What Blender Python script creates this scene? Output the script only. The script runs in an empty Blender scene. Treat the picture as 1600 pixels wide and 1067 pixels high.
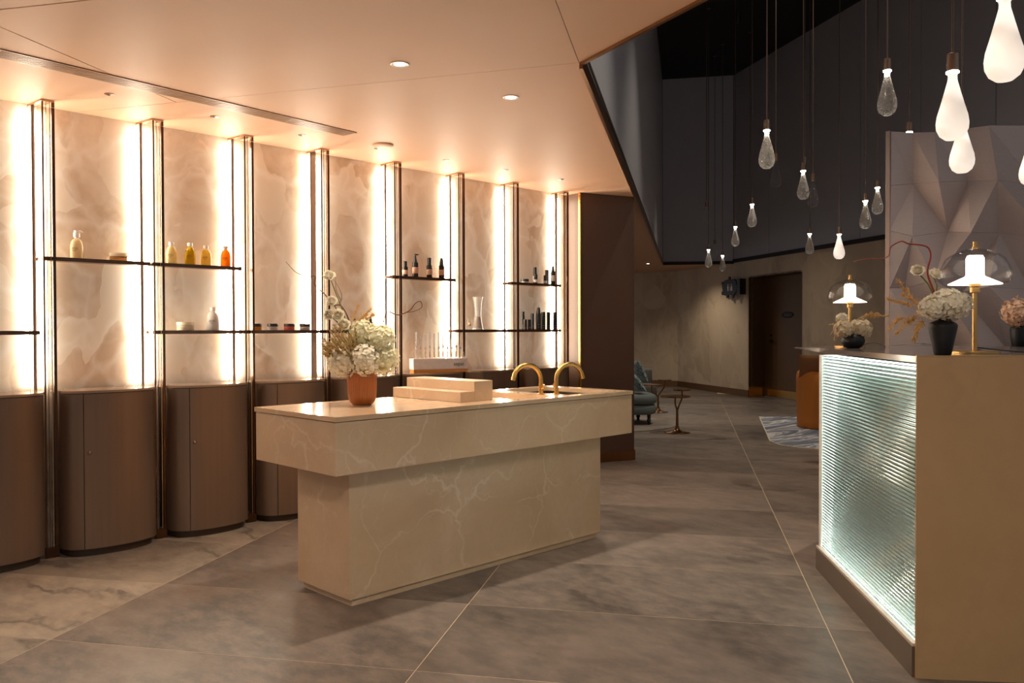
import bpy, bmesh, math, random, zlib
from math import sin, cos, pi, radians, sqrt
from mathutils import Vector, Matrix, Euler
random.seed(7)
scene = bpy.context.scene
COL = scene.collection

# ------------------------------------------------------------------ camera
H = 1.3
F_PX, YAW, PITCH, ROLL = 1300.66, .7836, -.014, -.003
fw = Vector((cos(YAW)*cos(PITCH), sin(YAW)*cos(PITCH), sin(PITCH)))
rt = Vector((sin(YAW), -cos(YAW), 0)); up = rt.cross(fw)
rt, up = rt*cos(ROLL)+up*sin(ROLL), -rt*sin(ROLL)+up*cos(ROLL)
cd = bpy.data.cameras.new('camera'); cam = bpy.data.objects.new('camera', cd); COL.objects.link(cam)
cam.matrix_world = Matrix(((rt.x, up.x, -fw.x, 0), (rt.y, up.y, -fw.y, 0), (rt.z, up.z, -fw.z, H), (0, 0, 0, 1)))
cd.sensor_width = 36; cd.lens = F_PX/1600*36; cd.clip_start = .05; cd.clip_end = 80
scene.camera = cam
# ------------------------------------------------------------------ world, exposure
world = bpy.data.worlds.new('world'); scene.world = world; world.use_nodes = True
world.node_tree.nodes['Background'].inputs[0].default_value = (.92, .94, 1, 1)
world.node_tree.nodes['Background'].inputs[1].default_value = .26
vs = scene.view_settings
vs.view_transform = 'Standard'; vs.look = 'None'; vs.gamma = 1; vs.use_curve_mapping = False
vs.exposure = 0.0
LED = 40.0          # shelf wall light strips
SPOT = 46.0         # ceiling downlights (W)

# ------------------------------------------------------------------ helpers
def s2l(c):
    return tuple(((x/255)/12.92 if x/255 <= .04045 else ((x/255+.055)/1.055)**2.4) for x in c)
def rgb(*c): return s2l(c)+(1,)

class MB:
    def __init__(s): s.v = []; s.f = []
    def add(s, vs_, fs):
        n = len(s.v); s.v += [tuple(v) for v in vs_]; s.f += [tuple(i+n for i in f) for f in fs]; return s
    def box(s, x0, x1, y0, y1, z0, z1, M=None):
        v = [(x, y, z) for z in (z0, z1) for y in (y0, y1) for x in (x0, x1)]
        if M: v = [M @ Vector(p) for p in v]
        return s.add(v, [(0, 2, 3, 1), (4, 5, 7, 6), (0, 1, 5, 4), (2, 6, 7, 3), (0, 4, 6, 2), (1, 3, 7, 5)])
    def prism(s, pts, z0, z1, M=None):
        a = sum(pts[i][0]*pts[(i+1) % len(pts)][1]-pts[(i+1) % len(pts)][0]*pts[i][1] for i in range(len(pts)))
        if a < 0: pts = pts[::-1]
        n = len(pts)
        v = [(p[0], p[1], z0) for p in pts]+[(p[0], p[1], z1) for p in pts]
        if M: v = [M @ Vector(p) for p in v]
        return s.add(v, [tuple(range(n))[::-1], tuple(range(n, 2*n))]+[(i, (i+1) % n, n+(i+1) % n, n+i) for i in range(n)])
    def lathe(s, prof, n=24, c=(0, 0, 0), M=None, mod=None, sx=1, sy=1):
        v = []; f = []
        for k, (r, z) in enumerate(prof):
            for j in range(n):
                a = 2*pi*j/n; rr = r*(mod(a, k) if mod else 1)
                v.append((c[0]+rr*cos(a)*sx, c[1]+rr*sin(a)*sy, c[2]+z))
        for k in range(len(prof)-1):
            for j in range(n):
                f.append((k*n+j, k*n+(j+1) % n, (k+1)*n+(j+1) % n, (k+1)*n+j))
        if prof[0][0] > 0: f.append(tuple(range(n))[::-1])
        if prof[-1][0] > 0: f.append(tuple(range((len(prof)-1)*n, len(prof)*n)))
        if M: v = [M @ Vector(p) for p in v]
        return s.add(v, f)
    def tube(s, pts, r, n=8, cap=True):
        pts = [Vector(p) for p in pts]; m = len(pts)
        rad = r if isinstance(r, (list, tuple)) else [r]*m
        t0 = (pts[1]-pts[0]).normalized()
        u = t0.orthogonal().normalized(); v = []; f = []
        for i, p in enumerate(pts):
            t = (pts[min(i+1, m-1)]-pts[max(i-1, 0)]).normalized()
            u = (u-t*u.dot(t)).normalized(); w = t.cross(u)
            for j in range(n):
                a = 2*pi*j/n; v.append(p+(u*cos(a)+w*sin(a))*rad[i])
        for i in range(m-1):
            for j in range(n): f.append((i*n+j, i*n+(j+1) % n, (i+1)*n+(j+1) % n, (i+1)*n+j))
        if cap: f += [tuple(range(n))[::-1], tuple(range((m-1)*n, m*n))]
        return s.add(v, f)
    def grid(s, fn, nu, nv, flip=False):
        v = [fn(i/nu, j/nv) for j in range(nv+1) for i in range(nu+1)]; w = nu+1
        f = [(j*w+i, j*w+i+1, (j+1)*w+i+1, (j+1)*w+i) for j in range(nv) for i in range(nu)]
        if flip: f = [q[::-1] for q in f]
        return s.add(v, f)
    def mesh(s, name, mat, smooth=0):
        me = bpy.data.meshes.new(name); me.from_pydata(s.v, [], s.f)
        if mat: me.materials.append(mat)
        if smooth:
            bm = bmesh.new(); bm.from_mesh(me); bmesh.ops.remove_doubles(bm, verts=bm.verts, dist=1e-6); bm.to_mesh(me); bm.free()
            me.polygons.foreach_set('use_smooth', [True]*len(me.polygons)); me.set_sharp_from_angle(angle=radians(smooth))
        me.update(); return me
    def build(s, name, mat, parent=None, smooth=0, bevel=0):
        return link(name, s.mesh(name, mat, smooth), parent, bevel)

def link(name, me, parent=None, bevel=0, label=None):
    o = bpy.data.objects.new(name, me); COL.objects.link(o); o.parent = parent
    if bevel:
        b = o.modifiers.new('bevel', 'BEVEL'); b.width = bevel; b.segments = 2; b.limit_method = 'ANGLE'; b.angle_limit = radians(40)
    if label: o['label'] = label
    return o
def tag(o, label, cat, group=None):
    o['label'] = label; o['category'] = cat
    if group: o['group'] = group
    return o
def thing(name, label, cat, loc=(0, 0, 0), rz=0, group=None):
    o = bpy.data.objects.new(name, None); COL.objects.link(o); o.empty_display_size = .05
    o.location = loc; o.rotation_euler = (0, 0, rz); return tag(o, label, cat, group)
def struct(o, label=None):
    o['kind'] = 'structure'
    if label: o['label'] = label
    return o
def root(name, label):
    o = bpy.data.objects.new(name, None); COL.objects.link(o); o.empty_display_size = .05; return struct(o, label)

# ------------------------------------------------------------------ materials
def mat(name, color=(.5, .5, .5, 1), rough=.5, metal=0, emit=None, es=0, trans=0, ior=1.45, spec=.5, coat=0):
    m = bpy.data.materials.new(name); m.use_nodes = True; b = m.node_tree.nodes['Principled BSDF']
    b.inputs['Base Color'].default_value = color; b.inputs['Roughness'].default_value = rough; b.inputs['Metallic'].default_value = metal
    b.inputs['Transmission Weight'].default_value = trans; b.inputs['IOR'].default_value = ior
    b.inputs['Specular IOR Level'].default_value = spec; b.inputs['Coat Weight'].default_value = coat
    if emit: b.inputs['Emission Color'].default_value = emit; b.inputs['Emission Strength'].default_value = es
    return m
def N(m, t, **kw):
    n = m.node_tree.nodes.new(t)
    for k, v in kw.items(): setattr(n, k, v)
    return n
def L(m, a, b): m.node_tree.links.new(a, b)
def coords(m, kind='pos', scale=(1, 1, 1)):
    if kind == 'pos': o = N(m, 'ShaderNodeNewGeometry').outputs['Position']
    else: o = N(m, 'ShaderNodeTexCoord').outputs['Object']
    mp = N(m, 'ShaderNodeMapping'); mp.inputs['Scale'].default_value = scale; L(m, o, mp.inputs[0]); return mp.outputs[0]
def noise(m, vec, scale, detail=4, rough=.55, dist=0):
    n = N(m, 'ShaderNodeTexNoise'); n.inputs['Scale'].default_value = scale; n.inputs['Detail'].default_value = detail
    n.inputs['Roughness'].default_value = rough; n.inputs['Distortion'].default_value = dist; L(m, vec, n.inputs['Vector']); return n.outputs['Fac']
def ramp(m, fac, stops):
    r = N(m, 'ShaderNodeValToRGB'); e = r.color_ramp.elements
    e[0].position, e[0].color = stops[0]; e[1].position, e[1].color = stops[-1]
    for p, c in stops[1:-1]: q = e.new(p); q.color = c
    L(m, fac, r.inputs[0]); return r.outputs[0]
def math_(m, op, a, b=None, clamp=False):
    n = N(m, 'ShaderNodeMath', operation=op, use_clamp=clamp)
    for i, x in enumerate((a, b)):
        if x is None: continue
        if isinstance(x, (int, float)): n.inputs[i].default_value = x
        else: L(m, x, n.inputs[i])
    return n.outputs[0]
def mix(m, fac, a, b, mode='MIX'):
    n = N(m, 'ShaderNodeMix', data_type='RGBA', blend_type=mode)
    for i, x in ((0, fac), (6, a), (7, b)):
        if isinstance(x, (int, float)): n.inputs[i].default_value = x
        elif isinstance(x, tuple): n.inputs[i].default_value = x
        else: L(m, x, n.inputs[i])
    return n.outputs[2]
def bump(m, h, strength=.1, dist=.01):
    b = N(m, 'ShaderNodeBump'); b.inputs['Strength'].default_value = strength; b.inputs['Distance'].default_value = dist
    L(m, h, b.inputs['Height']); L(m, b.outputs[0], m.node_tree.nodes['Principled BSDF'].inputs['Normal'])
def setc(m, c): L(m, c, m.node_tree.nodes['Principled BSDF'].inputs['Base Color'])
def vein(m, vec, scale, width, dist=1.2, detail=3):
    n = noise(m, vec, scale, detail, .5, dist)
    d = math_(m, 'ABSOLUTE', math_(m, 'SUBTRACT', n, .5))
    return math_(m, 'SUBTRACT', 1.0, math_(m, 'DIVIDE', d, width), True)
W1 = (1, 1, 1, 1); K0 = (0, 0, 0, 1)

def marble(name, base, dark, veinc, rough=.2, sc=1.0, kind='pos'):
    m = mat(name, rough=rough); v = coords(m, kind, (sc, sc, sc))
    c = mix(m, ramp(m, noise(m, v, 1.6, 5, .6, .6), [(.35, K0), (.68, W1)]), base, dark)
    c = mix(m, math_(m, 'MULTIPLY', ramp(m, noise(m, v, 26, 4, .7), [(.42, K0), (.7, W1)]), .35), c, dark)
    # thin crack-like veins: edges of large distorted cells
    nz = N(m, 'ShaderNodeTexNoise'); nz.inputs['Scale'].default_value = 2.2; nz.inputs['Detail'].default_value = 5; L(m, v, nz.inputs['Vector'])
    ad = N(m, 'ShaderNodeVectorMath', operation='MULTIPLY_ADD'); L(m, nz.outputs['Color'], ad.inputs[0]); ad.inputs[1].default_value = (.55, .55, .55); L(m, v, ad.inputs[2])
    for s, w, k in ((1.5, .014, .42), (3.7, .012, .2)):
        vo = N(m, 'ShaderNodeTexVoronoi', feature='DISTANCE_TO_EDGE'); vo.inputs['Scale'].default_value = s; L(m, ad.outputs[0], vo.inputs['Vector'])
        msk = math_(m, 'SUBTRACT', 1.0, math_(m, 'DIVIDE', vo.outputs['Distance'], w), True)
        msk = math_(m, 'MULTIPLY', msk, ramp(m, noise(m, v, 3, 3), [(.4, K0), (.6, W1)]))
        c = mix(m, math_(m, 'MULTIPLY', msk, k), c, veinc)
    setc(m, c); return m
def onyx(name, base, dark, light, rough=.3, sc=1.0):
    m = mat(name, rough=rough); v = coords(m, 'pos', (sc, sc, sc*.75))
    nz = N(m, 'ShaderNodeTexNoise'); nz.inputs['Scale'].default_value = 1.7; nz.inputs['Detail'].default_value = 4; L(m, v, nz.inputs['Vector'])
    ad = N(m, 'ShaderNodeVectorMath', operation='MULTIPLY_ADD'); L(m, nz.outputs['Color'], ad.inputs[0]); ad.inputs[1].default_value = (.8, .8, .8); L(m, v, ad.inputs[2])
    vo = N(m, 'ShaderNodeTexVoronoi', feature='F1'); vo.inputs['Scale'].default_value = 3.6; L(m, ad.outputs[0], vo.inputs['Vector'])
    c = mix(m, ramp(m, vo.outputs['Color'], [(.25, K0), (.75, W1)]), base, dark)
    c = mix(m, ramp(m, noise(m, v, 2.2, 5, .6, 1.5), [(.4, K0), (.65, W1)]), c, base)
    ve = N(m, 'ShaderNodeTexVoronoi', feature='DISTANCE_TO_EDGE'); ve.inputs['Scale'].default_value = 2.6; L(m, ad.outputs[0], ve.inputs['Vector'])
    msk = math_(m, 'SUBTRACT', 1.0, math_(m, 'DIVIDE', ve.outputs['Distance'], .09), True)
    c = mix(m, math_(m, 'MULTIPLY', msk, .45), c, light)
    setc(m, c); return m
def tilemat(name, a, b, c_, streak=None):
    m = mat(name, rough=.42); v = coords(m, 'pos')
    oi = N(m, 'ShaderNodeObjectInfo')
    rot = N(m, 'ShaderNodeMapping'); L(m, v, rot.inputs[0]); rot.inputs['Rotation'].default_value = (0, 0, radians(-33)); rot.inputs['Scale'].default_value = (1.0, .55, 1)
    of = N(m, 'ShaderNodeVectorMath', operation='MULTIPLY_ADD'); 
    cb = N(m, 'ShaderNodeCombineXYZ'); L(m, math_(m, 'MULTIPLY', oi.outputs['Random'], 30.0), cb.inputs[2])
    L(m, rot.outputs[0], of.inputs[0]); of.inputs[1].default_value = (1, 1, 1); L(m, cb.outputs[0], of.inputs[2]); w = of.outputs[0]
    c = mix(m, ramp(m, noise(m, w, 1.7, 6, .62, .8), [(.32, K0), (.7, W1)]), a, b)
    c = mix(m, math_(m, 'MULTIPLY', ramp(m, noise(m, w, 14, 5, .7), [(.4, K0), (.72, W1)]), .55), c, c_)
    if streak:
        c = mix(m, math_(m, 'MULTIPLY', math_(m, 'MULTIPLY', vein(m, w, 3.2, .04, .1, 12), ramp(m, noise(m, w, 1.5, 3), [(.38, K0), (.52, W1)])), .8), c, streak)
    c = mix(m, ramp(m, oi.outputs['Random'], [(0, (.86, .86, .86, 1)), (1, (1.08, 1.05, 1.02, 1))]), c, c, 'MIX') if False else c
    hv = N(m, 'ShaderNodeHueSaturation'); L(m, c, hv.inputs['Color']); L(m, math_(m, 'ADD', math_(m, 'MULTIPLY', oi.outputs['Random'], .4), .80), hv.inputs['Value'])
    setc(m, hv.outputs[0]); bump(m, noise(m, w, 30, 5, .7), .08, .004)
    rr = ramp(m, noise(m, w, 3, 4), [(.3, (.34,)*3+(1,)), (.7, (.52,)*3+(1,))]); L(m, rr, m.node_tree.nodes['Principled BSDF'].inputs['Roughness'])
    return m

M = {}
M['onyx'] = onyx('onyx_wall', rgb(240, 226, 208), rgb(212, 188, 162), rgb(254, 248, 240))
M['onyx_far'] = onyx('onyx_far_wall', rgb(205, 180, 148), rgb(184, 158, 126), rgb(213, 190, 159), .45, .55)
M['marble'] = marble('island_marble', rgb(218, 188, 154), rgb(202, 168, 132), rgb(244, 226, 202), .34)
M['marbletop'] = marble('island_marble_polished', rgb(218, 188, 154), rgb(202, 168, 132), rgb(244, 226, 202), .13)
M['floor'] = tilemat('floor_stone', rgb(122, 108, 98), rgb(76, 69, 64), rgb(146, 129, 115))
M['floor_band'] = tilemat('floor_stone_cleft', rgb(158, 144, 128), rgb(112, 102, 92), rgb(178, 162, 143), rgb(72, 65, 59))
M['grout'] = mat('grout', rgb(214, 190, 158), .7)
M['ceil'] = mat('ceiling_paint', rgb(212, 170, 140), .55, spec=.3)
M['slot'] = mat('ceiling_slot', rgb(90, 66, 50), .7)
M['vent'] = mat('vent_metal', rgb(176, 140, 112), .4)
M['ventdark'] = mat('vent_dark', rgb(58, 42, 32), .7)
M['brownwall'] = mat('brown_panel', rgb(92, 68, 54), .45)
M['bronze'] = mat('bronze', rgb(146, 106, 70), .28, 1)
M['darkbronze'] = mat('dark_bronze', rgb(92, 66, 50), .2, 1)
M['barlight'] = mat('pale_bronze', rgb(190, 160, 134), .16, 1)
M['brass'] = mat('brass', rgb(214, 168, 98), .25, 1)
M['channel'] = mat('channel_metal', rgb(206, 188, 172), .45, .1)
M['led'] = mat('light_strip', (0, 0, 0, 1), .5, emit=(1, .89, .72, 1), es=LED)
def brushed(name, c1, c2, rough):
    m = mat(name, rough=rough, metal=.45); v = coords(m, 'obj', (1, 1, .02))
    setc(m, mix(m, noise(m, v, 40, 3), c1, c2)); return m
M['cab'] = brushed('cabinet_lacquer', rgb(128, 105, 87), rgb(114, 93, 77), .32)
M['cabdark'] = mat('cabinet_plinth', rgb(62, 48, 38), .4, .3)
M['cabtop'] = mat('cabinet_top_lacquer', rgb(150, 124, 102), .1)
M['gap'] = mat('dark_gap', rgb(36, 26, 20), .6)
M['shelf'] = mat('shelf_bronze', rgb(104, 76, 60), .2, .85)
M['steel'] = mat('sink_steel', rgb(120, 96, 76), .3, .9)
M['terracotta'] = mat('terracotta_glaze', rgb(178, 102, 46), .3, coat=.3)
M['soil'] = mat('flower_foam', rgb(60, 70, 40), .9)
def petal(name, c1, c2, sc=25):
    m = mat(name, rough=.6); c = mix(m, noise(m, coords(m, 'pos'), sc, 3), c1, c2); setc(m, c)
    tl = N(m, 'ShaderNodeBsdfTranslucent'); L(m, c, tl.inputs[0]); mx = N(m, 'ShaderNodeMixShader'); mx.inputs[0].default_value = .26
    L(m, m.node_tree.nodes['Principled BSDF'].outputs[0], mx.inputs[1]); L(m, tl.outputs[0], mx.inputs[2]); L(m, mx.outputs[0], m.node_tree.nodes['Material Output'].inputs[0]); return m
M['pet_white'] = petal('petal_white', rgb(248, 240, 222), rgb(236, 226, 200))
M['pet_green'] = petal('petal_green', rgb(234, 230, 186), rgb(246, 240, 218))
M['pet_cream'] = petal('petal_cream', rgb(240, 226, 196), rgb(226, 204, 168))
M['pet_dry'] = petal('dried_bloom', rgb(214, 190, 138), rgb(190, 160, 108), 60)
M['pet_blush'] = petal('petal_blush', rgb(244, 214, 186), rgb(232, 190, 156))
M['gold_grass'] = petal('gold_grass', rgb(236, 202, 142), rgb(212, 170, 106), 60)
M['stem'] = mat('flower_stem', rgb(104, 110, 52), .6)
M['twig'] = mat('brown_twig', rgb(110, 66, 40), .5)
M['redtwig'] = mat('red_twig', rgb(150, 52, 30), .35)
M['blackvase'] = mat('black_ceramic', rgb(26, 24, 26), .5)
M['black'] = mat('black_plastic', rgb(30, 26, 25), .35)
M['blacklid'] = mat('black_lid', rgb(38, 32, 30), .4)
M['softblack'] = mat('smoked_bottle', rgb(48, 38, 34), .22)
M['pinklabel'] = mat('pink_label', rgb(206, 164, 142), .6)
M['greylabel'] = mat('grey_label', rgb(206, 196, 186), .6)
M['white'] = mat('white_plastic', rgb(246, 240, 232), .35)
M['cream'] = mat('cream_plastic', rgb(240, 228, 200), .4)
M['print'] = mat('dark_print', rgb(70, 58, 46), .7)
def thin_glass(name, tint=(1, 1, 1, 1), ior=1.45, rough=.02):
    m = bpy.data.materials.new(name); m.use_nodes = True; m.node_tree.nodes.clear()
    out = N(m, 'ShaderNodeOutputMaterial'); tr_ = N(m, 'ShaderNodeBsdfTransparent'); gl = N(m, 'ShaderNodeBsdfGlossy'); mx = N(m, 'ShaderNodeMixShader'); fr_ = N(m, 'ShaderNodeLayerWeight')
    tr_.inputs[0].default_value = tint; gl.inputs['Roughness'].default_value = rough; fr_.inputs[0].default_value = .5
    L(m, math_(m, 'ADD', math_(m, 'MULTIPLY', math_(m, 'POWER', fr_.outputs['Facing'], 3.0), .42), .012), mx.inputs[0]); L(m, tr_.outputs[0], mx.inputs[1]); L(m, gl.outputs[0], mx.inputs[2]); L(m, mx.outputs[0], out.inputs[0]); return m
M['glass'] = thin_glass('clear_glass'); M['tubeglass'] = mat('tube_glass', (1, 1, 1, 1), .06, trans=.8, ior=1.18); M['thickglass'] = mat('thick_glass', (1, .98, .95, 1), .04, trans=.85, ior=1.4)
def liquid(name, c, r=.1, t=.5): return mat(name, c, r, trans=t, ior=1.25)
M['liq_pale'] = liquid('liquid_pale', rgb(252, 232, 168)); M['liq_olive'] = liquid('liquid_olive', rgb(220, 184, 24))
M['liq_yellow'] = liquid('liquid_yellow', rgb(252, 222, 104)); M['liq_orange'] = liquid('liquid_orange', rgb(240, 120, 12), .1, .16)
M['liq_clear'] = liquid('liquid_clear', rgb(250, 230, 186)); M['liq_amber'] = liquid('liquid_amber', rgb(226, 176, 112))
M['carafe_fill'] = mat('carafe_filling', rgb(176, 140, 100), .3); M['jar_orange'] = mat('jar_orange', rgb(216, 140, 30), .3); M['jar_white'] = mat('jar_white', rgb(226, 222, 216), .3)
M['jar_red'] = mat('jar_red', rgb(222, 104, 92), .3); M['jar_silver'] = mat('jar_silver', rgb(214, 206, 200), .25)
M['rackmarble'] = marble('rack_marble', rgb(240, 232, 226), rgb(222, 212, 206), rgb(160, 130, 120), .3, 6)
M['wood'] = mat('oak_base', rgb(206, 140, 66), .4)
M['void'] = mat('void_panel', rgb(184, 182, 188), .5, .0)
M['voidleft'] = mat('void_panel_satin', rgb(200, 198, 202), .34, .1)
M['voidceil'] = mat('void_ceiling', rgb(30, 28, 29), .7)
M['doorbrown'] = mat('door_bronze', rgb(110, 78, 46), .4, .3)
M['doorbeige'] = mat('door_beige', rgb(196, 170, 136), .5)
M['fabric_teal'] = mat('teal_fabric', rgb(112, 118, 116), .9); M['fabric_grey'] = mat('grey_fabric', rgb(112, 108, 102), .9)
m = mat('cushion_pattern', rough=.9); setc(m, mix(m, ramp(m, noise(m, coords(m, 'obj'), 40, 3), [(.45, K0), (.55, W1)]), rgb(168, 176, 170), rgb(96, 116, 118))); M['cushion'] = m
M['fabric_orange'] = mat('ochre_velvet', rgb(204, 122, 44), .75); M['fabric_tan'] = mat('tan_velvet', rgb(150, 100, 60), .8)
m = mat('blue_rug', rough=.95); vv = coords(m, 'pos', (.9, .9, 1)); rotm = N(m, 'ShaderNodeMapping'); rotm.inputs['Rotation'].default_value = (0, 0, radians(45)); rotm.inputs['Scale'].default_value = (.5, 2.4, 1); L(m, vv, rotm.inputs[0])
setc(m, ramp(m, noise(m, rotm.outputs[0], 1.6, 4, .6, .7), [(.38, rgb(92, 98, 112)), (.48, rgb(128, 130, 138)), (.53, rgb(206, 200, 194)), (.58, rgb(104, 110, 124)), (.7, rgb(160, 154, 150))])); M['rug'] = m
m = mat('grey_rug', rough=.95); setc(m, mix(m, noise(m, coords(m, 'pos'), 6, 3), rgb(146, 134, 120), rgb(118, 108, 98))); M['rug_grey'] = m
M['rugedge'] = mat('rug_binding', rgb(214, 200, 180), .8)
M['desk'] = marble('desk_plaster', rgb(184, 150, 108), rgb(168, 134, 94), rgb(156, 122, 82), .34, .45)
M['desktop'] = mat('desk_top_stone', rgb(112, 102, 100), .1)
M['deskplinth'] = mat('desk_plinth_metal', rgb(134, 120, 104), .3, .8)
M['deskback'] = mat('desk_backing', rgb(150, 168, 162), .6)
M['ribglass'] = mat('ribbed_glass', rgb(220, 238, 232), .07, trans=.94, ior=1.3)
M['deskled'] = mat('desk_light_strip', (0, 0, 0, 1), .5, emit=(.95, 1, .96, 1), es=8.5)
M['frost'] = None
m = mat('lit_frosted_glass', rgb(250, 240, 228), .4); nz = noise(m, coords(m, 'obj', (1, 1, 2.2)), 4.5, 1, .4, .6)
b_ = m.node_tree.nodes['Principled BSDF']; L(m, ramp(m, nz, [(.3, (1, .84, .70, 1)), (.7, (1, .90, .80, 1))]), b_.inputs['Emission Color'])
L(m, math_(m, 'ADD', math_(m, 'MULTIPLY', nz, 1.2), .25), b_.inputs['Emission Strength']); M['frost'] = m
m = mat('bubble_glass', (1, .97, .93, 1), .03, trans=1, ior=1.33); nb_ = noise(m, coords(m, 'obj'), 160, 2); bump(m, nb_, .35, .002)
tl = N(m, 'ShaderNodeBsdfTranslucent'); tl.inputs[0].default_value = (1, .96, .9, 1); mx = N(m, 'ShaderNodeMixShader'); L(m, math_(m, 'MULTIPLY', ramp(m, nb_, [(.3, K0), (.7, W1)]), .5), mx.inputs[0])
L(m, m.node_tree.nodes['Principled BSDF'].outputs[0], mx.inputs[1]); L(m, tl.outputs[0], mx.inputs[2]); L(m, mx.outputs[0], m.node_tree.nodes['Material Output'].inputs[0]); M['bubble'] = m
M['bulb'] = mat('pendant_bulb', (0, 0, 0, 1), emit=(1, .88, .74, 1), es=40)
M['cap'] = mat('pendant_metal', rgb(150, 122, 100), .32, .9)
M['rod'] = mat('pendant_rod', rgb(120, 100, 86), .4, .8)
M['opal'] = mat('lit_opal_glass', rgb(255, 244, 226), .4, emit=(1, .84, .62, 1), es=13.0)
M['opalrim'] = mat('opal_flare', rgb(255, 246, 232), .4, emit=(1, .86, .66, 1), es=2.6)
M['lampbrass'] = mat('lamp_brass', rgb(206, 164, 104), .34, 1)
m = mat('woven_screen', rgb(206, 186, 178), .36, .25); bv = N(m, 'ShaderNodeTexBrick'); L(m, coords(m, 'obj', (9, 9, 9)), bv.inputs['Vector']); bv.inputs['Mortar Size'].default_value = .03; bv.inputs['Scale'].default_value = 9
wv = N(m, 'ShaderNodeTexWave', bands_direction='Z'); wv.inputs['Scale'].default_value = 34; wv.inputs['Distortion'].default_value = 2; wv.inputs['Detail'].default_value = 2; L(m, coords(m, 'obj'), wv.inputs['Vector'])
bump(m, math_(m, 'ADD', wv.outputs['Fac'], noise(m, coords(m, 'obj'), 60, 3)), .3, .006); M['screen'] = m
M['screenedge'] = mat('screen_edge', rgb(150, 132, 124), .3, .6)
M['lens'] = mat('downlight_lens', (0, 0, 0, 1), emit=(1, .88, .72, 1), es=14)
M['trimwhite'] = mat('downlight_trim', rgb(206, 178, 152), .35)
M['sensor'] = mat('sensor_metal', rgb(130, 104, 84), .3, .7)
M['signtext'] = mat('sign_print', rgb(226, 216, 206), .5)
M['credenza'] = mat('credenza_dark', rgb(46, 46, 52), .14)

# ------------------------------------------------------------------ the room: key dimensions (metres)
C = 2.618; WY = 5.415; FY = WY-.173
POST = [.92, 1.543, 2.166, 2.774, 3.370, 4.027, 4.691, 5.341, 6.02]     # right face of each post's front bar
CH = [(.83, .866), (1.453, 1.489), (2.067, 2.103), (2.680, 2.718), (3.294, 3.36), (3.965, 4.003), (4.641, 4.684), (5.290, 5.330), (5.982, 6.037)]
VZ = 6.3
P0 = Vector((2.902, 1.836)); P1 = Vector((3.163, 2.677)); P2 = Vector((13.99, 9.668)); P3 = Vector((14.76, 8.52))
WD = Vector((.512, .859)); WN = Vector((-.859, .512))
def wall_pt(s): return P3+WD*s
P4 = wall_pt(-4.4); P5 = wall_pt(-11.5); K1 = wall_pt(2.5); K2 = Vector((15.87, 11.65)); K3 = Vector((15.5, 13.8))
Q0 = P1+(P0-P1).normalized()*5.5

# ---- floor: slabs .79 x 1.61 m laid at 33 degrees
fl = root('floor', 'grey stone slab floor with thin pale joints')
MB().prism([(-3, -4), (18.5, -4), (18.5, 14.5), (-3, 14.5)], -.06, -.0006).build('joint_bed', M['grout'], fl)
t1 = Vector((cos(radians(33)), sin(radians(33)))); t2 = Vector((-t1.y, t1.x))
TA, TB, U0, V0 = .788, 1.613, 3.016, 2.63
g = .0017
tm = MB().box(-TA/2+g, TA/2-g, -TB/2+g, TB/2-g, -.02, 0).mesh('tile', M['floor'])
tmb = MB().box(-TA/2+g, TA/2-g, -TB/2+g, TB/2-g, -.02, 0).mesh('tile_cleft', M['floor_band'])
nt = 0
for j in range(-6, 6):
    for i in range(-6, 24):
        c = t1*(U0+(i+.5)*TA)+t2*(V0+(j+.5)*TB)
        D = c.x*fw.x+c.y*fw.y; lat = c.x*rt.x+c.y*rt.y
        if D < .8 or D > 21 or abs(lat) > .72*D+1.6: continue
        if c.y > WY+.5 and c.x < 6.5: continue
        s = (c-P3).dot(WN)
        if s < -.7 or c.x > 16.9: continue
        o = link('tile', tmb if j >= 0 and c.x < 6.4 else tm, fl); o.location = (c.x, c.y, 0); o.rotation_euler = (0, 0, radians(33)); nt += 1

# ---- ceiling panels, split along its seams
def clip(poly, p, d, side, off=.0022):
    nrm = Vector((-d.y, d.x)).normalized()*side; out = []
    f = lambda q: (Vector(q)-p).dot(nrm)-off
    for k in range(len(poly)):
        a, b = poly[k], poly[(k+1) % len(poly)]; fa, fb = f(a), f(b)
        if fa >= 0: out.append(a)
        if (fa >= 0) != (fb >= 0):
            t = fa/(fa-fb); out.append((a[0]+(b[0]-a[0])*t, a[1]+(b[1]-a[1])*t))
    return out
ce = root('ceiling', 'pinkish beige ceiling of large panels with hairline seams')
eV = (P2-P1).normalized(); eN = (P0-P1).normalized()
S1 = Vector((2.009-3.163, 4.854-2.677)).normalized(); S2 = Vector((2.497-3.163, 2.236-2.677)).normalized()
seamW = P1+S1*((WY-P1.y)/S1.y); seamC = P1+S2*6.5
Mid = P1+eV*((6.72-P1.x)/eV.x)
polys = [[P1, seamW, (6.72, WY), Mid], [Mid, (6.72, WY), (6.72, 14.2), (17.5, 14.2), P2], [P2, (17.5, 14.2), (17.5, 9.5), K1, P3]]
B0 = [tuple(P1), tuple(seamC), (-2.2, -2.5), (-2.2, WY), tuple(seamW)]
pA = Vector((1.005, 4.125)); dA = Vector((.457, .283)); pB = Vector((.951, 3.904)); dB = Vector((.226, -.363))
b1 = clip(B0, pA, dA, 1); b2 = clip(B0, pA, dA, -1)
b2a = clip(b2, pB, dB, 1); b2b = clip(b2, pB, dB, -1)
polys += [b1, b2a, b2b, [P1, Q0, (Q0.x-2.5, Q0.y-.3), seamC]]
for p in polys:
    p = [Vector(q) for q in p]; cen = sum(p, Vector((0, 0)))/len(p)
    p = [q+(cen-q).normalized()*.0025 for q in p]
    MB().prism([tuple(q) for q in p], C, C+.02).build('ceiling_panel', M['ceil'], ce)
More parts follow.
